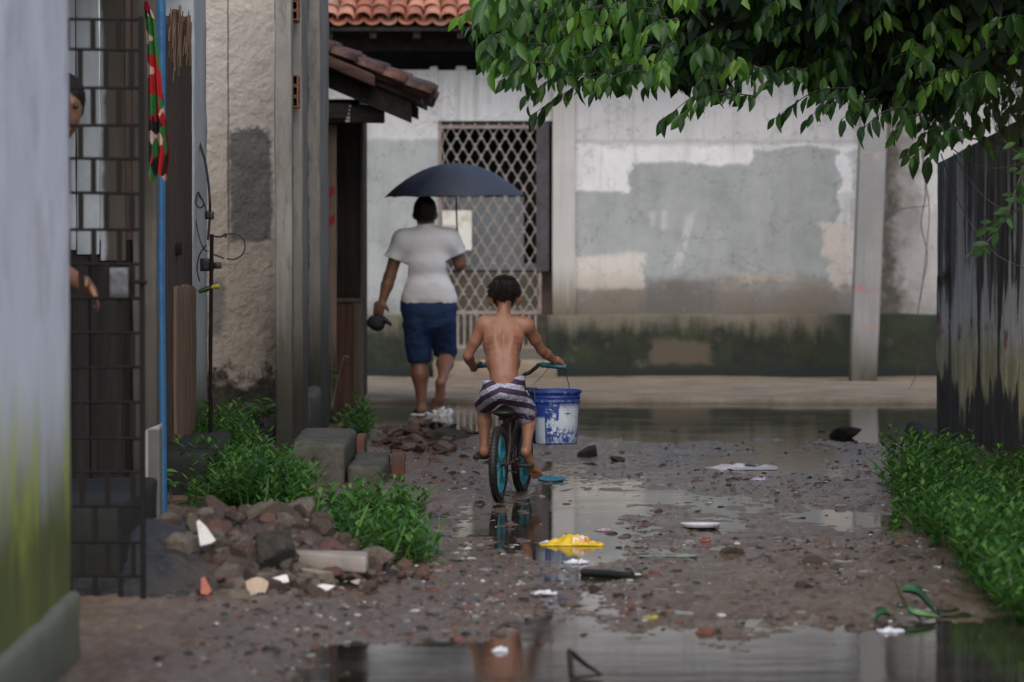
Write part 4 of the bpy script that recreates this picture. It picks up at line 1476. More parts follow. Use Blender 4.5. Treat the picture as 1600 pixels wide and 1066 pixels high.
def back_relief(V):
    X, Y, Z = V[:, 0], V[:, 1], V[:, 2]
    zt, zb = b(0, 492, B0)[2], b(0, 590, B0)[2]
    c = b(786.5, 0, B0)[0]
    t = (Z - zb) / (zt - zb)
    back = sstep(.02, -.03, Y - (21.79 + .10 * t)) * sstep(-.05, .1, t) * sstep(1.0, .9, t)
    g_ = -.0038 * np.exp(-((X - c) / .008) ** 2) * (1 - .35 * np.sin(t * 42))
    for s in (-1, 1):
        xb_ = c + s * (.034 + .022 * (1 - t))
        g_ = g_ + .0048 * np.exp(-((X - xb_ - s * .010) / .012) ** 2) * sstep(.45, .62, t) * sstep(.97, .85, t)
        g_ = g_ - .0055 * np.exp(-((X - c - s * .062) / .013) ** 2 - ((t - .44) / .10) ** 2)
        g_ = g_ + .0016 * np.sin(Z * 190 + s * X * 60) * sstep(.03, .07, s * (X - c)) * sstep(.2, .35, t) * sstep(.75, .6, t)
    return back * g_ * .62
body_mesh('body', P_, .0045, M_skin_boy, boy, back_relief)

# hair: close cap, longer on top, ragged at the nape
hp_ = [ell(hd + [0, -.004, .022], (.075, .089, .073), .01), ell(hd + [0, -.026, -.012], (.065, .064, .050), .02), ell(hd + [.0, .045, .045], (.060, .05, .040), .03)]
rgh = np.random.default_rng(3)
V, Fc = soft(hp_, .0055)
# keep the hair off the face and below the hairline
N = vnormals(V, Fc)
V = V + N * (.010 * fbm(V * [70, 70, 26], 3, 4) + .004)[:, None]
mb = MB()
mb.raw(V, Fc, 0, True)
for _ in range(2600):
    a = rgh.uniform(0, 2 * math.pi)
    th = rgh.uniform(.0, 1.95)
    if -.2 < math.sin(a) and th > 1.15 and math.sin(a) > .3:
        continue
    n_ = np.array([math.cos(a) * math.sin(th), math.sin(a) * math.sin(th), math.cos(th)])
    p = hd + [0, -.006, .022] + n_ * [.075, .088, .073]
    if p[2] < hd[2] - .052:
        continue
    dn = np.array([n_[0] * .3 + rgh.normal(0, .25), n_[1] * .3 + rgh.normal(0, .25), -.6 if th > .7 else .25])
    if th < .8:
        dn = np.array([rgh.normal(0, 1), rgh.normal(0, 1) - .4, 0])
    dn = dn / np.linalg.norm(dn) + n_ * (.22 if th < .8 else .4)
    L = rgh.uniform(.012, .022) if th < .8 else rgh.uniform(.014, .032)
    mb.tube([p, p + dn * L * .55, p + dn * L + [0, 0, -.004]], [.0022, .0018, .0004], 4, caps=False)
for _ in range(160):                                             # tapering wisps on the neck
    x = rgh.normal(0, .028)
    p = hd + np.array([x, -.078 + abs(x) * .6, -.045])
    mb.tube([p, p + [rgh.normal(0, .003), .012, -rgh.uniform(.012, .034)]], [.0024, .0006], 4, caps=False)
mesh('hair', mb, M_hair, boy)
for s in (-1, 1):
    mb = MB()
    mb.lathe([(.0005, .009), (.006, .006), (.009, 0), (.006, -.006), (.0005, -.009)], HP(.80, .02, .36 * s), 10)
    mesh('eye', mb, M_eye, boy)

# striped shorts
g = G('striped shorts')
src, x, y, z = g.pos(True)
ww = g.add(g.noise(3, 3), -.5)
ph = g.add(z, g.mul(g.m('ABSOLUTE', g.add(x, .02)), .30), g.mul(x, -.16), g.mul(y, .12), g.mul(ww, .03))
st = g.m('SINE', g.mul(ph, 2 * math.pi / .062))
fl = g.noise(75, 3, .7)
pale = g.mix(g.mr(fl, .48, .56), (.46, .47, .56), (.22, .22, .32))
darkc = g.mix(g.mr(g.noise(20, 3), .4, .7), (.040, .022, .060), (.065, .035, .075))
col = g.mix(g.mr(st, -.12, .12), darkc, pale)
thigh = g.mul(g.mr(x, .065, .10), g.mr(z, .02, -.03))
sw = g.noise(24, 3, .6, 1.2)
col = g.mix(g.mul(thigh, g.mr(sw, .5, .56), .75), col, (.33, .3, .38))
M_short = g.done(col, .8, g.bump(g.noise(40, 4), .4, .004))
hem = b(828, 652, 21.93)
S_ = [ell(b(787, 613, B0 - .005), (.106, .090, .066), .025), cone(b(768, 596, 21.79), .055, b(805, 594, 21.79), .055, .03),
      cone(b(769, 616, 21.82), .068, b(757, 632, 22.04), .058, .025), cone(b(803, 618, 21.81), .070, b(823, 640, 21.98), .057, .025),
      cone(b(814, 634, 21.88), .062, b(821, 649, 21.92), .054, .02)]
def sdisp(V):
    return .004 * fbm(V * [22, 16, 12], 3, 8) + .003 * fbm(V * [50, 40, 25], 2, 9)
Vs, Fs = soft(S_, .0055)
Vs = Vs + vnormals(Vs, Fs) * sdisp(Vs)[:, None]
# waistband: press everything above a slanting line into a thin collar round the waist
wz = b(780, 593, 21.8)[2] + (Vs[:, 0] - b(780, 593, 21.8)[0]) * .14
ex = np.maximum(Vs[:, 2] - wz, 0)
Vs[:, 2] -= ex * .85
mb = MB()
mb.raw(Vs, Fs, 0, True)
mesh('shorts', mb, M_short, boy)

# ------------------------------------------------------------------ bicycle
HA = R(10)
U = np.array([math.sin(HA), math.cos(HA), 0])
Nn = np.array([math.cos(HA), -math.sin(HA), 0])
RA = np.array([W(779, 727, 21.62)[0], 21.62, .212])
FA = RA + U * .70 + [.012, 0, -.004]
HA2 = R(13)
N2 = np.array([math.cos(HA2), -math.sin(HA2), 0])
U2 = np.array([math.sin(HA2), math.cos(HA2), 0])
bike = thing('bicycle', 'small black bicycle with cyan wheel rims under the boy, heading away', 'bicycle', RA * [1, 1, 0] + U * .33)
M_cyan = simple('cyan rim paint', (.035, .27, .36), (.025, .18, .24), .4, 30, .1)
M_frame = simple('dirty dark frame', (.022, .02, .02), (.06, .045, .035), .5, 25, .3, .003)
M_steel = simple('rusty steel', (.12, .09, .07), (.06, .035, .025), .45, 40, .3, .002, metal=.7)
def wheel(c, n, uu):
    t = MB()
    t.torus(c, .187, .0235, n, 64, 12)
    for k in range(60):                                           # tread blocks
        a = 2 * math.pi * k / 60
        d = uu * math.cos(a) + np.array([0, 0, 1.0]) * math.sin(a)
        for o in (-.011, .011):
            t.tube([c + d * .2055 + n * o, c + d * .2125 + n * o * 1.05], [.0065, .0055], 5)
    w = mesh('wheel', t, M_rub, bike)
    m_ = MB()
    m_.torus(c, .163, .010, n, 48, 8, sq=1.5)
    for k in range(6):                                            # broad cyan spokes
        a = 2 * math.pi * k / 6 + .3
        d = uu * math.cos(a) + np.array([0, 0, 1.0]) * math.sin(a)
        tt = np.cross(n, d)
        m_.tube([c + d * .02, c + d * .09, c + d * .158], [.016, .013, .017], 8, flat=1.0)
    mesh('rim', m_, M_cyan, w)
    h_ = MB()
    h_.tube([c - n * .045, c + n * .045], [.013, .013], 10)
    h_.tube([c - n * .055, c + n * .055], [.006, .006], 8)
    mesh('hub', h_, M_steel, w)
wheel(RA, Nn, U)
wheel(FA, N2, U2)
seatT = b(788, 640, 21.80)
BBp = RA + U * .31 + [0, 0, .0]
BBp[2] = .215
seat_low = RA + U * .24 + [0, 0, .22]
headT, headB = FA - U * .10 + [0, 0, .36], FA - U * .065 + [0, 0, .235]
f_ = MB()
f_.tube([BBp, seat_low], .016, 10)
f_.tube([BBp, headB], .019, 10)
f_.tube([seat_low + [0, 0, -.02], headT + [0, 0, -.03]], .016, 10)
f_.tube([headB, headT], .020, 10)
for s in (-1, 1):
    f_.tube([BBp + Nn * .02 * s, RA + Nn * .05 * s + U * .18, RA + Nn * .052 * s], .010, 8)
    f_.tube([seat_low + Nn * .015 * s + [0, 0, -.01], RA + Nn * .045 * s + U * .12 + [0, 0, .13], RA + Nn * .052 * s], .009, 8)
f_.tube([RA + U * .10 + [0, 0, .09], RA + U * .105 + [0, 0, .2]], .010, 6)
mesh('frame', f_, M_frame, bike)
f_ = MB()
for s in (-1, 1):
    f_.tube([headB + N2 * .045 * s + [0, 0, -.005], FA + N2 * .05 * s + [0, 0, .1], FA + N2 * .05 * s], [.014, .013, .011], 8)
f_.tube([headB - N2 * .05 + [0, 0, -.005], headB + N2 * .05 + [0, 0, -.005]], .017, 8)
mesh('fork', f_, M_frame, bike)
s_ = MB()
s_.tube([seat_low + [0, 0, -.02], seatT + [0, .02, -.03]], .0125, 10)
s_.tube([seat_low + [0, 0, .0], seat_low + [0, 0, .03]], .021, 10)
s_.tube([seat_low + [0, 0, .02] - Nn * .045, seat_low + [0, 0, .02] + Nn * .03], [.006, .008], 8)
s_.tube([seat_low + [0, 0, .055] - Nn * .03, seat_low + [0, 0, .055] + Nn * .025], [.010, .010], 8)
mesh('seat_post', s_, M_steel, bike)
sd_ = [ell(seatT + [0, -.02, -.016], (.070, .075, .022), .02, rotm(0, 0, -10)), cone(seatT + [0, 0, -.014], .04, seatT + U * .15 + [0, 0, -.012], .020, .02)]
V, Fc = soft(sd_, .006)
mb = MB(); mb.raw(V, Fc, 0, True)
mesh('saddle', mb, M_rub, bike)
# cranks and pedals
PR = b(822, 727, 21.845)
PL = b(752, 714, 22.035)
c_ = MB()
c_.tube([BBp - Nn * .06, BBp + Nn * .065], .016, 10)
eR, eL = BBp + Nn * .065, BBp - Nn * .06
pr_, pl_ = PR - Nn * .052, PL + Nn * .052
c_.tube([eR, pr_], [.011, .009], 8)
c_.tube([eL, pl_], [.011, .009], 8)
mesh('cranks', c_, M_steel, bike)
ch = MB()
ch.torus(BBp + Nn * .042, .072, .005, Nn, 36, 6, sq=.8)
for k in range(5):
    a = 2 * math.pi * k / 5
    d = U * math.cos(a) + np.array([0, 0, 1.0]) * math.sin(a)
    ch.tube([BBp + Nn * .042, BBp + Nn * .042 + d * .072], .006, 6)
pts = []
for a in np.linspace(math.pi / 2, -math.pi / 2, 10):
    pts.append(BBp + Nn * .042 + (U * math.cos(a) + np.array([0, 0, 1.0]) * math.sin(a)) * .077)
for a in np.linspace(-math.pi / 2, -3 * math.pi / 2, 8):
    pts.append(RA + Nn * .042 + (U * math.cos(a) + np.array([0, 0, 1.0]) * math.sin(a)) * .03)
pts.append(pts[0])
ch.tube(pts, .0045, 5)
mesh('chain', ch, M_steel, bike)
for p, nm in ((PR, 1), (PL, -1)):
    pm = MB()
    x0_, pv = Nn * .045, U * .034
    M = np.stack([Nn, U, np.array([0, 0, 1.0])], 1)
    t = MB()
    t.rbox((-.045, -.036, -.012), (.045, .036, .012), .02, .006, .001, 20, 2)
    pm.raw(np.concatenate(t.v) @ M.T + p, t.f, 0, True)
    mesh('pedal', pm, M_rub, bike)
# handlebar
HB = headT + [0, 0, .02] - U * .01
gxR0, gxR1 = b(846, 570, 22.145), b(884, 574, 22.13)
hbz = b(812, 588, 22.17)
right = curve([HB, HB + N2 * .03 + [0, 0, .005], b(818, 588, 22.18), b(828, 582, 22.17), b(838, 574, 22.155), gxR0, gxR1], 50)
left = [p - 2 * N2 * np.dot(p - HB, N2) for p in right]
hb_ = MB()
hb_.tube(right, .0115, 10)
hb_.tube(left, .0115, 10)
hb_.tube([headT, HB + [0, 0, .015]], .016, 10)
hb_.tube([HB + N2 * .11 + [0, 0, .02], HB - N2 * .11 + [0, 0, .02]], .008, 8)
bar = mesh('handlebar', hb_, M_frame, bike)
M_grip = simple('teal rubber grip', (.02, .14, .19), (.015, .09, .12), .5, 60, .4, .003)
for pts in (right, left):
    t = MB()
    a0, a1 = np.array(pts[-8]), np.array(pts[-1])
    ps = [a0 + (a1 - a0) * q for q in np.linspace(0, 1.02, 15)]
    t.tube(ps, [.0185 if k in (0, 14) else (.0165 if k % 2 else .0150) for k in range(15)], 10)
    mesh('grip', t, M_grip, bar)

# ------------------------------------------------------------------ bucket hanging from the grip
BC = b(867, 650, 22.10)
brim = b(867, 609, 22.10)[2]
bbot = b(867, 693, 22.10)[2]
BH = brim - bbot
bucket = thing('bucket', 'battered blue plastic bucket with a peeling white label, hanging from the handlebar grip', 'bucket', (BC[0], BC[1], bbot))
g = G('peeling bucket plastic')
src, x, y, z = g.pos(True)
ang = g.m('ARCTAN2', y, x)                                        # -pi/2 faces the camera
n1 = g.noise(13, 7, .75)
n2 = g.noise(48, 5, .75)
blue = g.mix(g.mr(n1, .3, .7), (.012, .035, .20), (.02, .06, .30))
blue = g.mix(g.mul(g.mr(n2, .56, .7), .6), blue, (.05, .11, .30))
white = g.mix(g.mr(n1, .35, .65), (.62, .70, .78), (.50, .58, .66))
A = g.add(ang, g.mul(g.add(n1, -.5), .35))
Zb = g.add(z, g.mul(g.add(n1, -.5), .06))
lab = g.boxm(A, Zb, -1.42, -.25, BH * .29, BH * .70, .03)
labs = g.boxm(A, Zb, -1.95, -.2, BH * .02, BH * .72, .05)
scr = g.mr(g.add(g.mul(n2, .7), g.mul(n1, .4)), .545, .60)
lab2 = g.boxm(ang, g.add(z, g.mul(g.add(n2, -.5), .01)), -2.6, -2.02, BH * .0, BH * .50, .01)
col = g.mix(g.mul(labs, scr), blue, white)
col = g.mix(g.mul(lab, g.mr(n2, .62, .54)), col, white)
col = g.mix(g.mul(lab2, g.mr(n1, .68, .6)), col, (.42, .52, .60))
low = g.mul(g.mr(z, BH * .22, BH * .05), g.mr(n2, .5, .58), .55)
col = g.mix(low, col, (.22, .24, .28))
for aa, zz, da, dz in ((-1.02, .575, .16, .004), (-1.02, .60, .012, .03), (-.5, .50, .02, .012), (-.48, .40, .02, .01)):
    mk = g.mul(g.mr(g.m('ABSOLUTE', g.add(ang, -aa)), da, da * .7), g.mr(g.m('ABSOLUTE', g.add(z, -zz * BH)), dz, dz * .6))
    col = g.mix(mk, col, (.03, .05, .15))
rimw = g.mul(g.mr(z, BH * .76, BH * .80), g.mr(g.noise(30, 5, .8), .58, .68), .8)
col = g.mix(rimw, col, (.35, .42, .52))
M_bucket = g.done(col, g.mr(n2, .3, .7, .35, .6), g.bump(n2, .12, .002))
r0, r1 = .128, .147
prof = [(.001, .004), (r0 - .012, .004), (r0 - .003, .0), (r0, .006)]
def rz_(t): return r0 + (r1 - r0) * t
prof += [(rz_(t), BH * t) for t in np.linspace(.05, .78, 14)]
prof += [(rz_(.79) + .005, BH * .785), (rz_(.8) + .006, BH * .80), (rz_(.81) + .001, BH * .81), (rz_(.86) + .001, BH * .86), (rz_(.87) + .003, BH * .865),
         (rz_(.88) + .003, BH * .88), (rz_(.89), BH * .885), (rz_(.94), BH * .935), (rz_(.95) + .008, BH * .94), (rz_(1) + .009, BH * .99), (rz_(1) + .005, BH), (rz_(1) - .003, BH)]
prof += [(rz_(t) - .004, BH * t) for t in (.95, .5, .1)] + [(r0 - .01, .012), (.001, .012)]
mb = MB()
mb.lathe(prof, (BC[0], BC[1], bbot), 56)
mesh('tub', mb, M_bucket, bucket)
mb = MB()
e1 = np.array([BC[0] - .115, BC[1] - .102, bbot + BH * .80])
e2 = np.array([BC[0] + .085, BC[1] + .13, bbot + BH * .84])
ga = b(858, 571.5, 22.139)
gb_ = b(881, 574.5, 22.131)
bail = curve([e1, e1 + [-.002, -.004, .05], e1 + [-.005, .0, .10], b(845, 590, 22.07), ga + [0, 0, -.008], ga + [.005, 0, .018], gb_ + [-.005, 0, .016], gb_ + [.004, .003, -.012], e2 + [-.0, 0, .06], e2], 60)
mb.tube(bail, .0024, 6)
hh = bucket
hd_ = mesh('wire_handle', mb, simple('bright wire', (.42, .42, .42), (.25, .22, .2), .35, 60, .1, metal=.9), bucket)
mb = MB()
for e in (e1, e2):
    d = (e - np.array([BC[0], BC[1], e[2]])) / np.linalg.norm((e - np.array([BC[0], BC[1], e[2]])))
    mb.tube([e - d * .02, e + d * .004], [.014, .012], 10)
    mesh('ear', mb, M_bucket, bucket)
    mb = MB()

# ------------------------------------------------------------------ the man with the umbrella
M0 = 30.4
man = thing('person', 'man in a white T-shirt and blue shorts walking away barefoot under the umbrella', 'person', W(668, 645, M0) * [1, 1, 0])
mh = W(664, 331, 30.45)
Q = [ell(W(671, 487, M0), (.165, .10, .09), .05), ell(W(669, 450, 30.42), (.165, .10, .15), .06), ell(W(667, 400, 30.44), (.17, .095, .13), .06),
     cone(W(640, 380, 30.44), .05, W(694, 380, 30.44), .05, .04), cone(W(666, 372, 30.44), .060, W(664, 342, 30.45), .060, .04),
     ell(mh, (.082, .102, .112), .02), ell(mh + [0.01, .03, -.05], (.066, .075, .075), .03)]
fp, HM = face_prims(mh + [.01, .01, -.02], .108, (.30, 1, -.1), (0, 0, 1))
Q += fp
for s in (-1, 1):
    e = mh + np.array([.088 * s, .008, -.03]) + [.0, -.02 * s, 0]
    Q += [ell(e, (.012, .026, .036), .008, rotm(0, 8 * s, -25 * s))]
sl_, sr_ = W(626, 376, 30.43), W(705, 376, 30.45)
el_, er_ = W(609, 432, 30.42), W(719, 413, 30.47)
wl_, wr_ = W(597, 473, 30.38), W(717, 388, 30.68)
for sh, e, w in ((sl_, el_, wl_), (sr_, er_, wr_)):
    Q += [cone(sh, .055, e, .047, .03), cone(e, .048, e * .65 + w * .35, .048, .02), cone(e * .65 + w * .35, .048, w, .031, .02)]
Q += hand_prims(wl_, W(592, 482, 30.37), (-.15, .1, -1), (.3, 1, 0), .185, .55, 1, .006)
Q += hand_prims(wr_, W(715.5, 383, 30.72), (-.55, .5, .55), (-.4, .5, -.3), .185, .85, 1, .006)
hl_, hr_ = W(652, 498, M0), W(690, 498, M0)
kl_, kr_ = W(655, 562, 30.46), W(697, 556, 30.56)
al_, ar_ = W(659, 630, 30.42), W(692, 590, 30.17)
for hp, kn, an in ((hl_, kl_, al_), (hr_, kr_, ar_)):
    mid = kn * .66 + an * .34 + np.array([0, -.02, -.0])
    Q += [cone(hp, .085, kn, .066, .04), ell(kn, (.062, .065, .068), .03), cone(kn, .060, mid, .066, .03), cone(mid, .066, an, .036, .03)]
Q += foot_prims(al_ + [0, -.03, -.055], al_ + [-.015, .13, -.075], al_ + [-.02, .19, -.08], (0, 0, 1), .26, -1)
Q += foot_prims(W(688, 599, 30.10), W(688, 624, 30.12), W(684, 636, 30.17), (.1, 1, 0), .25, 1)
Q += [cone(ar_, .038, W(689, 597, 30.12), .036, .02)]
body_mesh('body', Q, .009, M_skin_man, man)
hq = [ell(mh + [0, -.008, .022], (.090, .110, .104), .02), ell(mh + [0, -.035, -.025], (.082, .078, .065), .02)]
V, Fc = soft(hq, .008)
V = V + vnormals(V, Fc) * (.006 * fbm(V * 60, 3, 4) + .002)[:, None]
mb = MB(); mb.raw(V, Fc, 0, True)
mesh('hair', mb, M_hair, man)
for s in (-1, 1):
    mb = MB()
    mb.lathe([(.0005, .011), (.008, .007), (.011, 0), (.008, -.007), (.0005, -.011)], HM(.82, .02, .36 * s), 10)
    mesh('eye', mb, M_eye, man)
# T-shirt
T_ = [ell(W(669, 452, 30.41), (.196, .146, .14), .06), ell(W(667, 412, 30.43), (.198, .142, .15), .06),
      ell(W(668, 385, 30.44), (.215, .135, .13), .05), cone(W(634, 376, 30.44), .098, W(699, 376, 30.44), .096, .06), cone(W(666, 372, 30.44), .088, W(665, 362, 30.445), .074, .04),
      cone(W(630, 378, 30.43), .088, W(615, 405, 30.42), .074, .04), cone(W(702, 379, 30.45), .086, W(714, 400, 30.455), .072, .04),
      cone(W(651, 468, 30.40), .12, W(690, 468, 30.40), .12, .05)]
def tdisp(V):
    X, Y, Z = V[:, 0], V[:, 1], V[:, 2]
    c = W(668, 420, 30.3)
    dg = (X - c[0]) * .9 + (Z - c[2])                       # creases running from the right armpit down across the back
    a = fbm(np.stack([dg * 8, (X - c[0]) * 1.2 - (Z - c[2]) * 1.2, Y * 2], 1), 2, 12, .4)
    a = a + .5 * sstep(.0, -.35, np.abs(dg + .06) - .12) * np.sin(dg * 60) * sstep(c[2] - .25, c[2] - .05, Z) * .35
    bb = fbm(np.stack([X * 6, Y * 6, Z * 16], 1), 3, 22) * sstep(c[2] + .05, c[2] - .28, Z)
    return .006 + .014 * a + .006 * bb + .001 * fbm(V * 30, 2, 5)
V, Fc = soft(T_, .008)
V = V + vnormals(V, Fc) * tdisp(V)[:, None]
hemz = W(668, 481, 30.3)[2] + .012 * np.sin(V[:, 0] * 14)
V[:, 2] = np.where(V[:, 2] < hemz, hemz - (hemz - V[:, 2]) * .04, V[:, 2])
# straight cuffs at the sleeve ends
for (sh, e, t) in ((np.array(W(628, 376, 30.43)), np.array(W(611, 420, 30.42)), .66), (np.array(W(703, 377, 30.45)), np.array(W(717, 410, 30.46)), .66)):
    ax_ = (e - sh) / np.linalg.norm(e - sh)
    LL = np.linalg.norm(e - sh) * t
    s_ = (V - sh) @ ax_
    m_ = (s_ > LL) & (np.linalg.norm(V - sh - s_[:, None] * ax_, axis=1) < .16) & (np.abs(V[:, 0] - (sh + ax_ * LL)[0]) < .12)
    V = V - np.where(m_, (s_ - LL) * .93, 0)[:, None] * ax_
mb = MB(); mb.raw(V, Fc, 0, True)
M_tee = simple('white cotton', (.90, .91, .94), (.87, .88, .92), .85, 30, .25, .003)
g = M_tee
mesh('shirt', mb, M_tee, man)
# denim shorts
D_ = [ell(W(671, 505, M0), (.14, .13, .10), .05), ell(W(670, 487, M0), (.208, .148, .11), .04), cone(W(652, 500, M0), .118, W(654.5, 557, 30.45), .098, .03), cone(W(690, 500, M0), .116, W(696, 549, 30.53), .095, .03),
      cone(W(650, 478, M0), .125, W(691, 478, M0), .125, .03)]
V, Fc = soft(D_, .008)
V = V + vnormals(V, Fc) * (.008 * fbm(V * [14, 10, 20], 3, 41) + .003 * fbm(V * 45, 2, 6))[:, None]
for x0_, x1_, zh in ((600, 674, 567), (674, 740, 558)):
    zz = W(668, zh, M0)[2]
    xa, xb = W(x0_, 0, M0)[0], W(x1_, 0, M0)[0]
    m_ = (V[:, 2] < zz) & (V[:, 0] >= xa) & (V[:, 0] < xb)
    V[m_, 2] = zz - (zz - V[m_, 2]) * .05
mb = MB(); mb.raw(V, Fc, 0, True)
g = G('blue denim')
g.pos(True)
n = g.noise(7, 5, .65)
col = g.mix(g.mr(n, .3, .7), (.007, .022, .075), (.014, .045, .13))
col = g.mix(g.mul(g.mr(g.noise(3, 3), .5, .7), .4), col, (.022, .065, .17))
mesh('shorts', mb, g.done(col, .85, g.bump(g.noise(60, 4), .4, .003)), man)

# cap in his left hand
capc = W(590, 503, 30.36)
mb = MB()
V, Fc = soft([ell(capc + [-.012, 0, -.012], (.072, .075, .062), .02, rotm(0, 20, 0)), ell(capc + [.07, .0, .005], (.055, .06, .014), .02, rotm(0, 42, 0)), cone(capc + [0, 0, .01], .03, capc + [.01, .0, .055], .020, .02)], .008)
V = V + vnormals(V, Fc) * (.010 * fbm(V * 18, 3, 3))[:, None]
mb.raw(V, Fc, 0, True)
tag(mesh('cap', mb, simple('dark grey cloth', (.032, .034, .045), (.018, .018, .024), .8, 20, .4)), 'crumpled dark grey cap carried in the walking man\'s hand', 'cap')

# umbrella
UC = W(711, 307, 30.72)
top = W(710, 255, 30.72)
um = thing('umbrella', 'open dark navy umbrella held above the man in the white T-shirt', 'umbrella', (UC[0], UC[1], W(714, 386, 30.72)[2]))
rad = .575
Hh = top[2] - UC[2]
TX = -.010
def umb(inner):
    def f(u_, v_):
        a = u_ * 2 * math.pi
        sg = (a / (2 * math.pi) * 8 + .5) % 1.0 - .5                # 0 on a rib
        r_ = v_
        pinch = 1 - .055 * (np.abs(sg) * 2) ** 1.0 * 0 - .045 * np.cos(np.abs(sg) * 2 * math.pi / 2 * 0) * 0
        rr = rad * r_
        scal = 1 - .05 * (1 - (np.abs(np.abs(sg) - .0) * 2 - 1) ** 2) * r_ ** 2
        z = Hh * (1 - r_ ** 2.05)
        z = z + .008 * (1 - (np.abs(sg) * 2 - 1) ** 2) * r_ ** 3 - .010 * np.sin(np.abs(sg) * 2 * math.pi / 2) * np.sin(r_ * math.pi)
        off = -.004 if inner else 0
        X = (rr * scal) * np.cos(a + .25)
        Y = (rr * scal) * np.sin(a + .25)
        return np.stack([UC[0] + X, UC[1] + Y, UC[2] + z + off + TX * 0 + X * .008], -1)
    return f
mb = MB()
mb.grid(umb(False), 97, 22)
mb.grid(umb(True), 97, 22, flip=True)
g = G('umbrella cloth')
g.pos(True)
M_umb = g.done(g.mix(g.mr(g.noise(3, 3), .3, .7), (.052, .060, .088), (.042, .050, .074)), .5, g.bump(g.noise(120, 2), .08, .001))
mesh('canopy', mb, M_umb, um)
mb = MB()
sh0 = W(714.5, 372, 30.72)
mb.tube([sh0, (UC[0], UC[1], UC[2] + Hh + .025)], [.0065, .0065], 8)
mesh('shaft', mb, M_iron, um)
mb = MB()
mb.tube([W(715.5, 396, 30.72), W(715, 372, 30.72), W(714.5, 362, 30.72)], [.016, .015, .010], 10)
mesh('grip', mb, M_rub, um)
for k in range(8):
    a = 2 * math.pi * k / 8 + .25
    mb = MB()
    pts = []
    for v_ in np.linspace(.02, 1, 12):
        p = umb(True)(np.array([k / 8.0]), np.array([v_]))[0] - [0, 0, .004]
        pts.append(p)
    mb.tube(pts, .003, 5)
    mb.tube([np.array([UC[0], UC[1], UC[2] + .03]), pts[6]], .0025, 5)
    mesh('rib', mb, M_iron, um)

# ------------------------------------------------------------------ the person behind the gate
ND = 16.5
per = thing('person', 'person half hidden by the limewashed wall, looking out through the iron gate', 'person', W(95, 900, ND) * [1, 1, 0])
nh = W(99, 162, ND)
K = [ell(nh, (.082, .1, .115), .02), ell(nh + [0, -.025, -.06], (.062, .07, .07), .03)]
fp, HN = face_prims(nh + [0, -.01, -.012], .112, (.25, -1, -.05), (0, 0, 1))
K += fp
bz = .62
tz = lambda h: np.array([nh[0], ND + .02, h])
K += [cone(nh + [0, .02, -.08], .058, nh + [-.08, .03, -.2], .06, .03)]
nf = nh.copy()
nh = nh + [-.21, .03, 0]
K += [cone(nh + [-.16, .03, -.25], .07, nh + [.13, .03, -.25], .065, .05),
      ell(nh + [-.02, .03, -.42], (.17, .11, .22), .06), ell(nh + [-.02, .03, -.72], (.165, .115, .16), .06)]
sh = nh + [.13, .03, -.28]
elb = W(112, 424, 16.35) + [.0, 0, .0]
wri = W(131, 446, 15.98)
K += [cone(sh, .06, W(72, 408, 16.3), .047, .03), cone(W(72, 408, 16.3), .046, wri, .032, .03)]
K += hand_prims(wri, W(142, 453, 15.88), (.55, -.45, -.75), (.2, -.4, -.7), .185, .4, -1, .006)
for s in (-1, 1):
    K += [cone(nh + [-.02 + .09 * s, .03, -.8], .09, nh + [-.02 + .10 * s, .02, -1.18], .062, .03), cone(nh + [-.02 + .10 * s, .02, -1.18], .06, nh + [-.02 + .10 * s, .06, -1.56], .036, .03)]
    K += foot_prims(nh + [-.02 + .10 * s, .08, -1.61], nh + [-.02 + .11 * s, -.06, -1.63], nh + [-.02 + .115 * s, -.12, -1.635], (0, 0, 1), .25, s)
body_mesh('body', K, .01, M_skin_man, per)
V, Fc = soft([ell(nf + [0, .015, .035], (.092, .108, .100), .02), ell(nf + [0, .04, -.02], (.086, .075, .07), .02)], .01)
mb = MB(); mb.raw(V + vnormals(V, Fc) * (.006 * fbm(V * 50, 3, 4))[:, None], Fc, 0, True)
mesh('hair', mb, M_hair, per)
for s in (-1, 1):
    mb = MB()
    mb.lathe([(.0005, .013), (.009, .009), (.013, 0), (.009, -.009), (.0005, -.013)], HN(.80, .03, .38 * s), 10)
    mesh('eye', mb, M_eye, per)
CL = [cone(nh + [-.18, .03, -.26], .085, nh + [.13, .03, -.26], .08, .05), ell(nh + [-.02, .03, -.44], (.195, .135, .24), .06), ell(nh + [-.02, .03, -.74], (.19, .14, .16), .06),
      cone(sh, .078, sh * .5 + W(72, 408, 16.3) * .5, .068, .03), cone(nh + [-.18, .03, -.26], .078, nh + [-.2, .02, -.45], .07, .03)]
V, Fc = soft(CL, .012)
mb = MB(); mb.raw(V + vnormals(V, Fc) * (.008 * fbm(V * 14, 3, 4))[:, None], Fc, 0, True)
mesh('shirt', mb, simple('dark shirt', (.018, .016, .015), (.012, .011, .011), .85, 14, .3), per)
CL = [ell(nh + [-.02, .03, -.82], (.185, .13, .11), .04)] + [cone(nh + [-.02 + .09 * s, .03, -.84], .115, nh + [-.02 + .10 * s, .03, -1.5], .075, .03) for s in (-1, 1)]
V, Fc = soft(CL, .012)
mb = MB(); mb.raw(V + vnormals(V, Fc) * (.008 * fbm(V * 14, 3, 9))[:, None], Fc, 0, True)
mesh('trousers', mb, simple('dark trousers', (.014, .013, .014), (.02, .017, .015), .85, 14, .3), per)
fl_ = nh[2] - 1.69
wall_block('yard_step', 'dark raised step behind the iron gate on which the person stands', (-3.2, 16.02, -.03), (W(190, 0, 16.1)[0], 17.6, fl_ + .005), M_stone, 'step', 21, .02, .08, .02, 4)
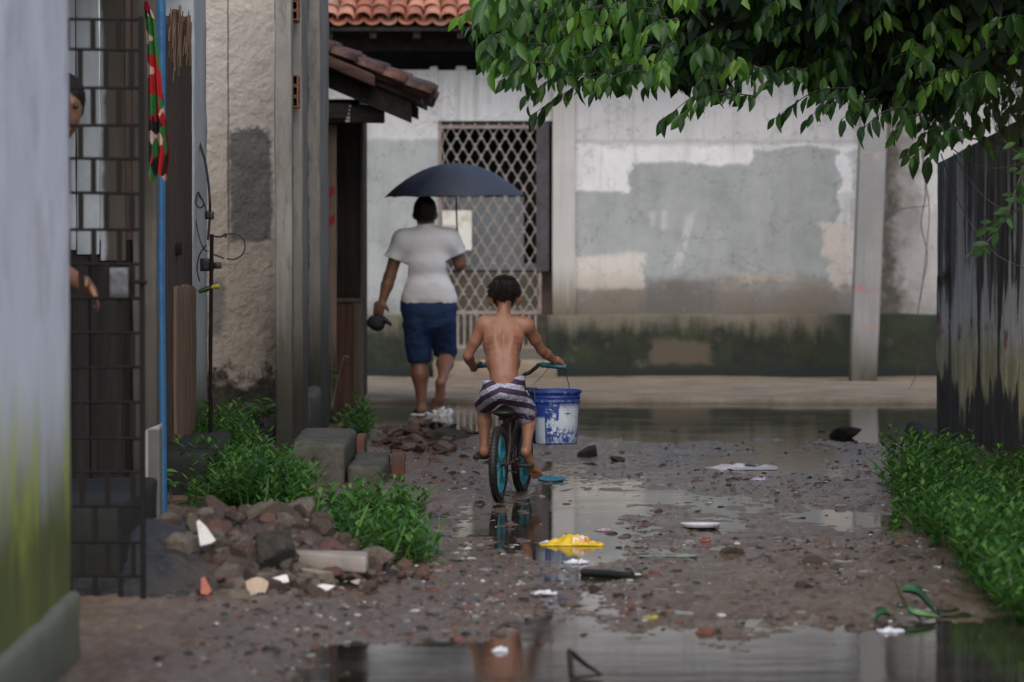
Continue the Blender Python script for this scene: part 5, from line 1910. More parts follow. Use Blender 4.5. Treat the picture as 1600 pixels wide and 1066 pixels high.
# ------------------------------------------------------------------ tree over the alley
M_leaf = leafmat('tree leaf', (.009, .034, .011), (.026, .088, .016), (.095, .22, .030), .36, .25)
M_leaf_shade = leafmat('shaded tree leaf', (.004, .013, .005), (.007, .024, .008), (.015, .042, .010), .55, .08)  # darker leaf colours stand for the shade inside the crown
M_bark = wood('bark', (.025, .02, .016), (.06, .048, .036), (.10, .085, .065))
rt = np.random.default_rng(17)
TB = leaf_shape(1.0, .43, .28, .34)
TS = leaf_small(.42, .1, .15)
tree = thing('tree', 'broad leafy tree hanging low over the alley from behind the blackened wall', 'tree', (4.7, 23.2, 0))
yb_x = [700, 715, 750, 790, 830, 880, 960, 1010, 1060, 1150, 1200, 1260, 1300, 1380, 1440, 1500, 1600, 1750]
yb_y = [-10, 22, 60, 105, 150, 140, 122, 120, 150, 140, 108, 112, 140, 178, 185, 165, 110, 60]
LP, LD, LN, LS, LM = [], [], [], [], []
twigs = MB()
def sprig(A, B_, n, L, droop=.55, rad=.004, jit=.35):
    A, B_ = np.array(A), np.array(B_)
    young = rt.random() < .20
    mid = (A + B_) / 2 + [0, 0, .12 * np.linalg.norm(B_ - A)]
    pts = curve([A, mid, B_], 18)
    twigs.tube(pts, np.linspace(rad, .0015, len(pts)), 4, caps=False)
    T = B_ - mid
    T /= np.linalg.norm(T) + 1e-9
    sd = np.cross(T, [0, 0, 1.0])
    sd /= np.linalg.norm(sd) + 1e-9
    for k in range(n):
        t = (k + .6) / n
        p = pts[min(len(pts) - 1, int(t * (len(pts) - 1)))]
        s = 1 if k % 2 else -1
        d = T * (.35 + .35 * t) + sd * s * .55 * (1 - .5 * t) + np.array([0, 0, -droop - .35 * rt.random()]) + rt.normal(0, jit * .5, 3)
        nrm = np.array([0, -.35, .8]) + sd * s * -.25 + rt.normal(0, .35, 3)
        LM.append(young)
        LP.append(p + rt.normal(0, .008, 3)); LD.append(d); LN.append(nrm); LS.append(L * rt.uniform(.6, 1.25))
fr = [(800, 0, 718, 30), (815, 30, 745, 42), (830, 55, 757, 88), (850, 70, 775, 98), (860, 100, 795, 122), (880, 120, 820, 165), (985, 128, 828, 182), (960, 122, 880, 150), (1010, 112, 925, 146),
      (1060, 118, 1008, 136), (1140, 140, 1035, 190), (1180, 150, 1062, 182), (1200, 104, 1130, 150), (1260, 110, 1195, 130), (1335, 138, 1210, 186), (1345, 150, 1258, 190), (1370, 155, 1312, 192),
      (1420, 168, 1340, 210), (1440, 180, 1392, 212), (1480, 190, 1418, 250), (1500, 200, 1455, 236), (1060, 30, 985, 70), (1120, 10, 1052, 60), (1240, -10, 1182, 40), (1340, -30, 1300, 6), (1450, 90, 1405, 130), (1500, 110, 1440, 150), (900, 20, 842, 60), (940, 50, 885, 90), (1000, 20, 930, 40)]
for (a, b_, c, d) in fr:
    d0 = rt.uniform(21.6, 23.2)
    sprig(W(a, b_, d0 + .25), W(c, d, d0), int(7 + abs(a - c) / 9), .105, rad=.005)
cnt = 0
while cnt < 375:
    x = rt.uniform(722, 1640)
    yb = np.interp(x, yb_x, yb_y)
    y = rt.uniform(-70, yb - 8)
    if x < 800 and y > yb - 5:
        continue
    d0 = rt.uniform(21.6, 24.4) if x < 1060 + rt.normal(0, 60) else rt.uniform(23.0, 25.2)
    L = rt.uniform(.22, .42)
    A = W(x, y, d0)
    o = np.array([rt.normal(-.45, .5), rt.normal(-.5, .4), rt.normal(-.25, .25)])
    B_ = A + o / np.linalg.norm(o) * L
    if B_[0] < W(735, 0, B_[1])[0] or W(800, np.interp(x, yb_x, yb_y) + 10, d0)[2] > B_[2] - .02:
        continue
    sprig(A, B_, int(L / .034), rt.uniform(.08, .15))
    cnt += 1
crown = MB()
LM, LS = np.array(LM), np.array(LS)
LP, LF = np.array(LP), frames(np.array(LD), np.array(LN))
scatter(crown, TB, LP[~LM], LF[~LM], LS[~LM])
scatter(crown, TB, LP[LM], LF[LM], LS[LM], 1)
M_leafy = leafmat('young tree leaf', (.05, .14, .02), (.10, .25, .03), (.20, .36, .05), .32, .35)
crown_o = mesh('crown', crown, [M_leaf, M_leafy], tree)
mesh('twigs', twigs, M_bark, tree)
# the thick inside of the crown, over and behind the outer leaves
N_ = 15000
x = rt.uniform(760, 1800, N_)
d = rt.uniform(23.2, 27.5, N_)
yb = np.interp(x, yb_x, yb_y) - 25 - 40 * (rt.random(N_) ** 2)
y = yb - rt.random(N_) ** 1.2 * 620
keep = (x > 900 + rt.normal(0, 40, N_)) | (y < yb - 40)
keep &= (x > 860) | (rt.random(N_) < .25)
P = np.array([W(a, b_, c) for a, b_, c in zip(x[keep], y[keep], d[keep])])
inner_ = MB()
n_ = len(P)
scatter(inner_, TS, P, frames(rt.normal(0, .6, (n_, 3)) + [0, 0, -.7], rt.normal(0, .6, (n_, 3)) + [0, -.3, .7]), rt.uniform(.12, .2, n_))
# unseen leaf roof added above the view to shade the crown
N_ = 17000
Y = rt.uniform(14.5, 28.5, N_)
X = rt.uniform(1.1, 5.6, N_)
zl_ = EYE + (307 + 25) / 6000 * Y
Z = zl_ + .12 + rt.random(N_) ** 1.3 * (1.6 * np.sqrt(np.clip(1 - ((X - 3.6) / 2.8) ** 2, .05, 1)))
k_ = (X > 1.5 + .5 * np.sin(Y * 2.1)) & ((X > 2.2) | (Y > 18)) & ~((X > 2.3) & (X < 3.8) & (Y > 18.6) & (Y < 22.9))  # gap left in the leaf roof to let light onto the right wall
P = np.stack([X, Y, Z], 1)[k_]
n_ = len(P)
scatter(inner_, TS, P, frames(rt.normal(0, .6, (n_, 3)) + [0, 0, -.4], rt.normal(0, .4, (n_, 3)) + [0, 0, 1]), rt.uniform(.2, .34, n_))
mesh('crown', inner_, M_leaf_shade, tree)  # inner leaves together with the added shading roof
tk = MB()
tk.tube(curve([(4.75, 23.2, -.1), (4.7, 23.2, .8), (4.62, 23.15, 1.6), (4.4, 23.1, 2.3), (4.1, 23.0, 3.1), (3.9, 23.0, 3.9)], 30), np.linspace(.2, .08, len(curve([(0, 0, 0)] * 6, 30))), 14)
mesh('trunk', tk, M_bark, tree)
for pts, r0_ in (([(4.5, 23.1, 2.1), (3.6, 24.4, 2.75), (2.2, 24.4, 3.05), (1.2, 23.8, 3.0), (.5, 23.0, 2.85)], .04),
                 ([(4.4, 23.1, 2.3), (3.7, 24.6, 2.9), (2.6, 25.3, 3.2), (1.6, 25.2, 3.3)], .045),
                 ([(4.3, 23.1, 2.5), (3.8, 21.5, 3.1), (3.2, 19.2, 3.2), (2.9, 17, 3.1)], .05),
                 ([(3.6, 24.4, 2.75), (2.9, 24.2, 2.6), (2.4, 23.6, 2.5)], .012)):
    t = MB()
    c_ = curve(pts, 30)
    t.tube(c_, np.linspace(r0_, .008, len(c_)), 8)
    mesh('limb', t, M_bark, tree)

# climbing vine over the end of the right wall
M_vine = leafmat('vine leaf', (.03, .085, .02), (.06, .15, .03), (.14, .24, .06), .35, .3)
M_stem = wood('dry stem', (.10, .085, .06), (.2, .17, .12), (.3, .26, .2))
def vine(name, label, cat, stems, leaves, m, stem_r=.005, stem_mat=None, extra=0, spreadp=30, L=(.10, .15), base=None, leaf_t=TB):
    al = [p for s in stems for p in s]
    root_ = thing(name, label, cat, np.array(al[0]) if base is None else base)
    t = MB()
    for s in stems:
        c_ = curve(s, 40)
        t.tube(c_, np.linspace(stem_r, stem_r * .5, len(c_)), 5)
    mesh('stem', t, stem_mat or M_stem, root_)
    if leaves:
        pos = np.array([l[0] for l in leaves]); dr = np.array([l[1] for l in leaves]); nr = np.array([l[2] for l in leaves]); sc_ = [l[3] for l in leaves]
        t = MB()
        scatter(t, leaf_t, pos, frames(dr, nr), sc_)
        mesh('foliage', t, m, root_)
    return root_
VD = 24.2
def vw(x, y, dd=0): return W(x, y, VD + dd)
lv = []
for (x, y, ang, s) in ((1500, 168, 95, .15), (1522, 172, 80, .17), (1487, 128, 170, .12), (1478, 150, 95, .14), (1540, 215, 75, .12), (1515, 225, 100, .13), (1450, 245, 95, .17), (1432, 240, 105, .16), (1470, 220, 120, .13),
                       (1560, 190, 60, .14), (1575, 170, 110, .13), (1590, 150, 80, .12), (1508, 120, 150, .14), (1530, 130, 20, .13), (1550, 160, 60, .14), (1495, 200, 110, .14), (1535, 190, 100, .13), (1570, 210, 60, .11),
                       (1420, 232, 135, .09), (1585, 195, 90, .13), (1558, 140, 100, .13), (1600, 175, 80, .13), (1480, 178, 100, .13), (1525, 150, 95, .15), (1548, 232, 70, .10), (1592, 215, 60, .1)):
    a = R(ang)
    lv.append((vw(x, y, rt.uniform(-.3, .3)), (math.cos(a), -.25, -math.sin(a)), (rt.normal(0, .3), -1, .5), s))
for k in range(150):
    x, y = rt.uniform(1440, 1620), rt.uniform(95, 225)
    if y > 245 - (x - 1480) * .5 and x > 1490:
        continue
    lv.append((vw(x, y, rt.uniform(0, .8)), (rt.normal(0, .5), rt.normal(-.1, .3), -1), (rt.normal(0, .4), -.8, .6), rt.uniform(.07, .13)))
vine('climbing_vine', 'leafy light green vine draped over the end of the blackened wall', 'vine',
     [[vw(1620, 240), vw(1540, 215), vw(1490, 170), vw(1530, 110), vw(1545, 100)], [vw(1560, 225), vw(1500, 215), vw(1450, 228), vw(1425, 240)], [vw(1600, 200), vw(1560, 160), vw(1500, 120)]], lv, M_vine, .007)
FD = 18.6
lv = []
spine = curve([W(1625, 220, FD), W(1598, 262, FD), W(1580, 320, FD), W(1548, 372, FD), W(1508, 402, FD)], 40)
for k in range(46):
    p = spine[rt.integers(0, len(spine))] + rt.normal(0, .028, 3)
    a = rt.uniform(-.5, 3.6)
    lv.append((p, (math.cos(a), rt.normal(0, .3), -.6 * math.sin(a)), (rt.normal(0, .4), -.9, .5), rt.uniform(.05, .085)))
vine('hanging_vine', 'small bright green vine shoot hanging in the foreground on the right', 'vine', [list(spine[::6]) + [spine[-1]]], lv, M_vine, .003, base=spine[0])
# dead stems
vine('dead_vine', 'thin dead vine dangling beside the leaning utility pole', 'vine',
     [[W(1438, 150, 33), W(1440, 230, 33), W(1446, 300, 33), W(1439, 350, 33), W(1449, 400, 33), W(1440, 450, 33), W(1434, 500, 33), W(1440, 560, 33), W(1420, 610, 33)],
      [W(1446, 180, 33), W(1443, 260, 33), W(1452, 330, 33), W(1444, 420, 33), W(1438, 470, 33)], [W(1383, 345, 33), W(1405, 328, 33), W(1450, 322, 33)]], [], None, .006, M_bark)
vine('dry_stems', 'dry pale stems trailing across the face of the blackened wall', 'vine',
     [[W(1480, 225, 24.3), W(1520, 255, 24), W(1570, 262, 23.8), W(1640, 235, 23.6)], [W(1490, 240, 24.3), W(1530, 300, 24), W(1580, 330, 23.8), W(1640, 320, 23.6)], [W(1555, 200, 23.9), W(1585, 235, 23.7), W(1630, 250, 23.6)],
      [W(1470, 240, 24.6), W(1505, 330, 24.2), W(1560, 400, 23.9), W(1640, 430, 23.6)]], [], None, .004)
# tuft of dry grass on the wall
t = MB()
for k in range(150):
    p = W(rt.uniform(1555, 1660), rt.uniform(200, 225), 23.9 + rt.uniform(-.3, .3))
    h = rt.uniform(.25, .62)
    e = p + [rt.normal(-.10, .16), rt.normal(0, .1), h]
    m_ = (p + e) / 2 + [.03, 0, .06]
    c_ = curve([p, m_, e], 10)
    t.tube(c_, np.linspace(.0016, .0006, len(c_)), 3, caps=False)
    for j in range(7):
        q_ = c_[-1 - (j % 5)]
        t.tube([q_, q_ + [rt.normal(0, .04), rt.normal(0, .03), rt.uniform(0, .06)]], [.001, .0005], 3, caps=False)
tag(mesh('grass_tuft', t, simple('dry grass', (.14, .16, .07), (.09, .11, .045), .7, 10, .1, obj=False)), 'wispy tuft of dry seeding grass above the blackened wall', 'grass')

# ------------------------------------------------------------------ weeds (ground cover)
M_weed = leafmat('weed leaf', (.022, .075, .014), (.050, .16, .028), (.14, .28, .05), .42, .25)
TW = leaf_small(.37, .12, .25)
def inside(px, py, poly):
    r_ = np.zeros(len(px), bool)
    n = len(poly)
    for k in range(n):
        (x1, y1), (x2, y2) = poly[k], poly[(k + 1) % n]
        c_ = ((y1 > py) != (y2 > py)) & (px < (x2 - x1) * (py - y1) / (y2 - y1 + 1e-12) + x1)
        r_ ^= c_
    return r_
def weeds(name, poly, dens, hlo, hhi, label, cat, ex=0):
    poly = np.array(poly)
    lo, hi = poly.min(0), poly.max(0)
    n = int((hi[0] - lo[0]) * (hi[1] - lo[1]) * dens)
    px, py = rt.uniform(lo[0], hi[0], n), rt.uniform(lo[1], hi[1], n)
    jit = fbm(np.stack([px * 3, py * 1.5, px * 0], 1), 3, 5) * .3
    k = inside(px + jit, py + jit, poly)
    px, py = px[k], py[k]
    cl = fbm(np.stack([px * 2.2, py * 1.1, px * 0], 1), 3, 77)
    k = rt.random(len(px)) < .80 + 1.0 * cl
    px, py, cl = px[k], py[k], cl[k]
    gz = ground_h(px, py)
    H_ = (hlo + (hhi - hlo) * rt.random(len(px)) ** 1.3) * np.clip(1 + 1.2 * cl, .45, 2)
    mb = MB()
    P, D, Nn_, S = [], [], [], []
    for x, y, z, h in zip(px, py, gz, H_):
        ln = rt.normal(0, .22, 2)
        top = np.array([x + ln[0] * h, y + ln[1] * h, z + h])
        bs = np.array([x, y, z - .01])
        mb.tube([bs, (bs + top) / 2 + [ln[0] * -.15 * h, 0, 0], top], [.0026, .0022, .0012], 3, caps=False)
        m_ = max(3, int(h / .030))
        a0 = rt.uniform(0, 6.28)
        for j in range(m_):
            t = .18 + .82 * j / max(1, m_ - 1)
            p = bs + (top - bs) * t
            for s in (0, 1):
                a = a0 + j * 1.57 + s * math.pi + rt.normal(0, .3)
                up = .25 + .8 * t + rt.normal(0, .25)
                P.append(p); D.append((math.cos(a), math.sin(a), up)); Nn_.append((-math.cos(a) * up, -math.sin(a) * up, 1.0))
                S.append((.050 + .050 * rt.random()) * (1.15 - .45 * t))
    scatter(mb, TW, np.array(P), frames(np.array(D), np.array(Nn_)), S)
    kb = rt.random(len(px)) < .2
    nb = int(kb.sum())
    if nb:
        base_ = np.stack([px[kb], py[kb], gz[kb]], 1) + rt.normal(0, .02, (nb, 3)) * [1, 1, 0]
        dirs = np.stack([rt.normal(0, .45, nb), rt.normal(0, .45, nb), np.full(nb, 1.0)], 1)
        scatter(mb, leaf_small(.055, .1, .35), base_, frames(dirs, np.stack([rt.normal(0, .5, nb), np.full(nb, -1.0), np.full(nb, .3)], 1)), rt.uniform(.10, .30, nb) * (hhi / .28), 0)
    return tag(mesh(name, mb, M_weed, base=False), label, cat, kind='stuff')
def wpoly(pts): return [tuple(WG(x, y)[:2]) for x, y in pts]
weeds('weeds', wpoly([(325, 730), (420, 740), (448, 795), (535, 832), (600, 838), (640, 842), (676, 852), (692, 870), (682, 893), (600, 893), (540, 880), (470, 850), (380, 812), (300, 800), (255, 790)]), 340, .13, .27,
      'dense green leafy weeds growing below the left steps', 'weeds')
weeds('weeds', wpoly([(1425, 748), (1480, 750), (1600, 772), (1760, 860), (1760, 990), (1620, 990), (1560, 955), (1500, 915), (1462, 870), (1432, 830), (1405, 808), (1395, 780)]), 230, .09, .20,
      'dense green leafy weeds along the foot of the blackened wall', 'weeds')
weeds('weeds', wpoly([(513, 674), (562, 672), (580, 690), (560, 700), (513, 695)]), 160, .08, .2, 'small patch of grassy weeds by the foot of the brown shack', 'weeds')
weeds('weeds', wpoly([(1375, 770), (1400, 760), (1420, 830), (1400, 838)]), 90, .04, .09, 'thin low weeds spreading onto the mud at the edge of the right bed', 'weeds')
# single taller plants
def plant(px, py, d, h, n, L, label, cat='plant', name='leafy_plant', m=None, lean=0.0):
    p0_ = W(px, py, d)
    root_ = thing(name, label, cat, p0_)
    t, P, D, N2_, S = MB(), [], [], [], []
    for k in range(n):
        a = rt.uniform(0, 6.28)
        top = p0_ + [math.cos(a) * h * .35 + lean * h, math.sin(a) * h * .25, h * rt.uniform(.7, 1.05)]
        c_ = curve([p0_, (p0_ + top) / 2 + [0, 0, .03], top], 14)
        t.tube(c_, np.linspace(.005, .002, len(c_)), 5)
        for j in range(4, len(c_)):
            for s in (-1, 1):
                b_ = rt.uniform(0, 6.28)
                P.append(c_[j]); D.append((math.cos(b_), math.sin(b_), rt.uniform(-.1, .7))); N2_.append((rt.normal(0, .3), -.3, 1)); S.append(L * rt.uniform(.6, 1.1))
    mesh('stem', t, M_stem, root_)
    t = MB()
    scatter(t, TB if L > .06 else TW, np.array(P), frames(np.array(D), np.array(N2_)), S)
    mesh('foliage', t, m or M_weed, root_)
plant(395, 700, 24.6, .32, 5, .10, 'bushy leafy plant under the black ledge of the rough wall')
plant(352, 735, 23.6, .30, 4, .09, 'leafy plant at the foot of the cable stake')
plant(268, 790, 20.9, .18, 4, .08, 'low leafy plant in front of the black threshold block')
plant(518, 640, 28.6, .52, 2, .06, 'slender creeper climbing beside the grey post end', lean=-.02)

# ------------------------------------------------------------------ rubble heap by the gate
def mound(X, Y):
    a = ((X + 1.33) / .56) ** 2 + ((Y - 17.25) / 1.0) ** 2
    b_ = ((X + .85) / .34) ** 2 + ((Y - 17.05) / .45) ** 2
    n = fbm(np.stack([X * 5, Y * 4, X * 0], -1).reshape(-1, 3), 3, 6).reshape(np.shape(X))
    return .345 * .86 * np.exp(-a ** 1.25) * (1 + .22 * n) + .12 * np.exp(-b_) * (1 + .3 * n)
def tarp(X, Y):
    a = ((X + 1.72) / .62) ** 2 + ((Y - 16.9) / 1.05) ** 2
    return .30 * np.exp(-a ** 1.3)
mb = MB()
def mf(u_, v_):
    X, Y = -3.0 + 2.9 * u_, 15.3 + 4.2 * v_
    n = fbm(np.stack([X * 7, Y * 5, X * 0], 1), 4, 16)
    return np.stack([X, Y, -.05 + np.maximum(mound(X, Y), tarp(X, Y) * 1.0) * 1.05 + .03 * n + ground_h(X, Y) * .3], -1)
mb.grid(mf, 110, 130)
g = G('black wet heap')
src, x, y, z = g.pos()
n = g.noise(7, 6, .7)
col = g.mix(g.mr(n, .3, .7), (.020, .021, .024), (.050, .046, .043))
br = g.mul(g.mr(g.add(x, g.mul(g.add(n, -.5), .5)), -1.55, -1.25), g.mr(n, .3, .5))
col = g.mix(br, col, (.085, .065, .05))
col = g.mix(g.mul(g.mr(g.noise(38, 5, .75), .54, .68), .7), col, (.11, .092, .075))
M_heap = g.done(col, g.mr(n, .3, .7, .35, .65), g.bump(g.noise(25, 5, .7), .9, .03))
tag(mesh('earth_mound', mb, M_heap), 'black wet earth mound under the rubble heap by the iron gate', 'mound')

def chunk_mesh(name, m, seed, flat=1.0, ang=.35):
    r_ = np.random.default_rng(seed)
    pl = r_.normal(0, 1, (13, 3))
    pl /= np.linalg.norm(pl, axis=1, keepdims=True)
    off = r_.uniform(.45, .88, 13)
    t = MB()
    t.rbox((-1, -1, -1), (1, 1, 1), .3, .3, 0, 1, 1)
    V = np.concatenate(t.v)
    V /= np.linalg.norm(V, axis=1, keepdims=True)
    dd = V @ pl.T
    rr = np.min(np.where(dd > .05, off / np.maximum(dd, .05), 9), 1)
    rr = np.minimum(rr, 1.1)
    V = V * rr[:, None]
    V += V * (fbm(V * 3 + seed, 3, seed)[:, None] * .06)
    V[:, 2] *= flat
    me = bpy.data.meshes.new(name)
    me.from_pydata(V.tolist(), [], t.f)
    me.materials.append(m)
    me.polygons.foreach_set('use_smooth', [False] * len(t.f))
    return me
kinds = {
    'mortar': (simple('grey mortar lump', (.20, .165, .13), (.115, .092, .072), .9, 5, .6, .02), 'dull grey brown mortar lump lying in the rubble heap by the iron gate', 'rubble lump', 'grey mortar lumps in the rubble heap', 1.0),
    'brick': (simple('broken red brick', (.15, .076, .055), (.095, .052, .040), .9, 6, .5, .015), 'broken red brick piece lying in the rubble heap by the iron gate', 'brick piece', 'red brick pieces in the rubble heap', .7),
    'earth': (simple('brown earth clod', (.105, .072, .052), (.06, .042, .032), .9, 5, .6, .02), 'dark brown clod lying in the rubble heap by the iron gate', 'clod', 'brown clods in the rubble heap', .9),
    'pale': (simple('pale plaster chip', (.50, .45, .38), (.38, .33, .27), .8, 6, .3, .01), 'pale plaster chip lying in the rubble heap by the iron gate', 'plaster chip', 'pale plaster chips in the rubble heap', .35),
}
bases = {k: [chunk_mesh({'mortar': 'mortar_lump', 'brick': 'brick_piece', 'earth': 'earth_clod', 'pale': 'plaster_chip'}[k], v[0], 10 * i + j + 3, v[4]) for j in range(4)] for i, (k, v) in enumerate(kinds.items())}
def put(me, loc, sc_, rot, label, cat, group=None, kind=None):
    o = bpy.data.objects.new(me.name.split('.')[0], me)
    COL.objects.link(o)
    o.location = tuple(loc)
    o.rotation_euler = tuple(rot)
    o.scale = tuple(sc_) if not np.isscalar(sc_) else (sc_,) * 3
    return tag(o, label, cat, group, kind)
cnt = 0
while cnt < 420:
    X, Y = rt.normal(-1.12, .36), rt.normal(16.75, .52)
    if X < -1.62 or X > -.35 or Y < 15.75:
        continue
    if X < -1.35 and Y < 16.6 - .5 * (X + 1.35):
        continue
    h = float(mound(np.array(X), np.array(Y)))
    if h < .02 and rt.random() < .6:
        continue
    k = rt.choice(['mortar', 'brick', 'earth', 'pale'], p=[.36, .24, .31, .09])
    s_ = float(np.clip(rt.lognormal(-3.72, .48), .012, .07))
    if k == 'pale': s_ *= .7
    z = h - .05 * (h > .08) + float(ground_h(np.array([X]), np.array([Y]))[0]) * .4 + s_ * .25
    v = kinds[k]
    put(bases[k][rt.integers(0, 4)], (X, Y, z), (s_ * rt.uniform(.8, 1.4), s_ * rt.uniform(.8, 1.2), s_), (rt.normal(0, .5), rt.normal(0, .5), rt.uniform(0, 6.28)), v[1], v[2], v[3])
    cnt += 1
M_rock = simple('black boulder', (.022, .020, .018), (.07, .06, .048), .8, 4, .7, .03)
M_palerock = simple('tan stone', (.36, .30, .23), (.22, .185, .14), .8, 5, .5, .02)
M_white = simple('white ceramic', (.72, .71, .68), (.62, .6, .56), .3, 10, .05)
M_cream = simple('cream plaster', (.52, .40, .29), (.45, .34, .25), .7, 10, .2)
def on_heap(px, py, lift=0.0):
    for d in np.arange(15.3, 19.5, .03):
        p = W(px, py, d)
        if p[2] - lift <= max(float(mound(p[0], p[1])), 0) * 1.05:
            break
    return p
def lump(name, m, px, py, d, s_, rot, seed, label, cat):
    me = chunk_mesh(name, m, seed)
    return put(me, on_heap(px, py, s_[2] * .55), s_, rot, label, cat)
lump('boulder', M_rock, 425, 852, 16.9, (.14, .12, .115), (0.1, .45, .3), 61, 'large black boulder on the right shoulder of the rubble heap', 'boulder')
lump('stone', M_palerock, 497, 900, 16.6, (.095, .09, .045), (0, .1, .2), 62, 'rounded tan stone in front of the weeds beside the black boulder', 'stone')
lump('mortar_block', kinds['mortar'][0], 288, 850, 16.6, (.085, .07, .075), (.2, .3, .2), 63, 'biggest pale grey mortar block on the left of the rubble heap', 'block')
lump('mortar_block', kinds['mortar'][0], 300, 818, 17.1, (.05, .05, .06), (.5, .3, .2), 64, 'upright grey mortar block at the top of the rubble heap', 'block')
lump('mossy_lump', M_heap, 362, 806, 17.3, (.06, .06, .035), (.1, .1, .5), 65, 'dark mossy lump on the very top of the rubble heap', 'lump')
lump('brick_half', simple('orange brick half', (.34, .14, .07), (.24, .10, .06), .85, 6, .5), 226, 832, 17.2, (.06, .05, .045), (.1, -.2, .2), 66, 'orange half brick seen just beside the iron gate post', 'brick')
def plate_piece(name, m, px, py, d, pts, thick, label, cat, tilt=.6):
    """flat broken piece: outline in metres, leaning on the heap"""
    p = on_heap(px, py, .075) - [0, .02, 0]
    t = MB()
    n = len(pts)
    V = []
    for k in (0, 1):
        for (a, b_) in pts:
            V.append(p + np.array([a, b_ * tilt + k * thick * .8, b_ * (1 - tilt * .3) - k * thick * .5]))
    t.raw(V, [list(range(n)), list(range(n, 2 * n))[::-1]] + [[(k + 1) % n, k, n + k, n + (k + 1) % n] for k in range(n)])
    return tag(mesh(name, t, m), label, cat)
plate_piece('tile_shard', M_white, 318, 842, 16.4, [(-.03, .08), (-.02, .09), (.01, .06), (.055, -.005), (.03, -.02), (-.012, -.03)], .012, 'pointed white tile shard near the top of the rubble heap', 'shard', .3)
plate_piece('tile_shard', M_white, 441, 903, 16.2, [(-.045, .0), (.01, .018), (.022, .016), (.03, -.015), (-.01, -.025)], .012, 'small white tile shard below the black boulder', 'shard', .5)
plate_piece('tile_shard', M_white, 505, 917, 16.5, [(-.05, .0), (.0, .016), (.05, .008), (.02, -.015), (-.02, -.02)], .012, 'flat white tile shard in front of the tan stone', 'shard', .6)
th = np.linspace(0, 6.28, 13)[:-1]
plate_piece('plaster_piece', M_cream, 402, 915, 16.1, [(.045 * math.cos(a) * (1.0 + .2 * math.sin(3 * a)), .04 * math.sin(a) + (.0 if a < 3.3 else -.02)) for a in th], .02, 'rounded cream plaster piece on the front of the rubble heap', 'plaster piece', .3)
plate_piece('tile_piece', simple('terracotta piece', (.42, .13, .08), (.34, .10, .065), .7, 10, .2), 322, 920, 16.0, [(-.02, .05), (-.005, .055), (.025, -.005), (.01, -.025), (-.02, -.02)], .02, 'pointed terracotta tile piece on the lower left of the rubble heap', 'tile piece', .3)
M_slab = wall_mat('worn concrete slab', (.36, .32, .285), (.25, .22, .195), None, None, .8, 40, .5)
def slab(px0, px1, py, d, depth, h, label, rot=0.0, sd=1, m=None):
    d = float(on_heap((px0 + px1) / 2, py, h * .8)[1])
    a, c_ = W(px0, py, d), W(px1, py, d)
    t = MB()
    t.rbox((a[0], d, a[2] - h), (c_[0], d + depth, a[2]), .04, .012, .008, 8, sd,
           lean=lambda V: np.stack([V[:, 0], V[:, 1] + (V[:, 0] - a[0]) * rot, V[:, 2] - (V[:, 0] - a[0]) * .04], -1))
    return tag(mesh('concrete_slab', t, m or M_slab), label, 'slab')
slab(452, 574, 862, 16.95, .26, .075, 'flat concrete slab lying at the edge of the left weeds', -.3, 4)
slab(430, 512, 925, 16.2, .20, .05, 'grey tilted slab in front of the black boulder', .9, 5, kinds['mortar'][0])

# broken tiles by the steps and dark clods on the mud
for k in range(95):
    px, py = rt.normal(650, 48), rt.normal(697, 17)
    if not (575 < px < 770 and 655 < py < 742): continue
    p = WG(px, py)
    kk = rt.choice(['brick', 'earth', 'mortar'], p=[.3, .5, .2])
    s_ = rt.uniform(.022, .065)
    hh_ = .07 * math.exp(-((px - 640) / 60) ** 2 - ((py - 695) / 18) ** 2)
    v = kinds[kk]
    put(bases[kk][rt.integers(0, 4)], (p[0], p[1], hh_ + .015), (s_ * 1.5, s_, s_ * .55), (rt.normal(0, .35), rt.normal(0, .35), rt.uniform(0, 6.28)),
        {'brick': 'red brown brick bit strewn between the steps and the walking man', 'earth': 'brown clod strewn between the steps and the walking man', 'mortar': 'grey mortar bit strewn between the steps and the walking man'}[kk], v[2],
        {'brick': 'brick bits strewn by the steps', 'earth': 'clods strewn by the steps', 'mortar': 'mortar bits strewn by the steps'}[kk])
for px, py, s_, lb in ((922, 713, .09, 'dark clod at the edge of the wide puddle behind the bucket'), (1432, 680, .16, 'biggest dark clod in front of the dark end of the right wall'), (1322, 684, .12, 'flat dark clod in the wet mud left of the biggest clod'),
                       (965, 722, .06, 'brown clod on the mud right of the bucket'), (690, 690, .14, 'broad dark slab of earth at the back of the strewn bits'), (1146, 868, .06, 'flat dark clod on the mud beyond the white disc'),
                       (1255, 920, .04, 'small dark red clod on the mud near the lower right'), (1272, 886, .06, 'flat brown scrap of clod on the mud right of the middle')):
    p = WG(px, py)
    put(chunk_mesh('earth_clod', M_rock if s_ > .07 else kinds['earth'][0], int(px)), p + [0, 0, s_ * .25], (s_ * 1.2, s_, s_ * .6), (0, 0, px % 6), lb, 'clod')

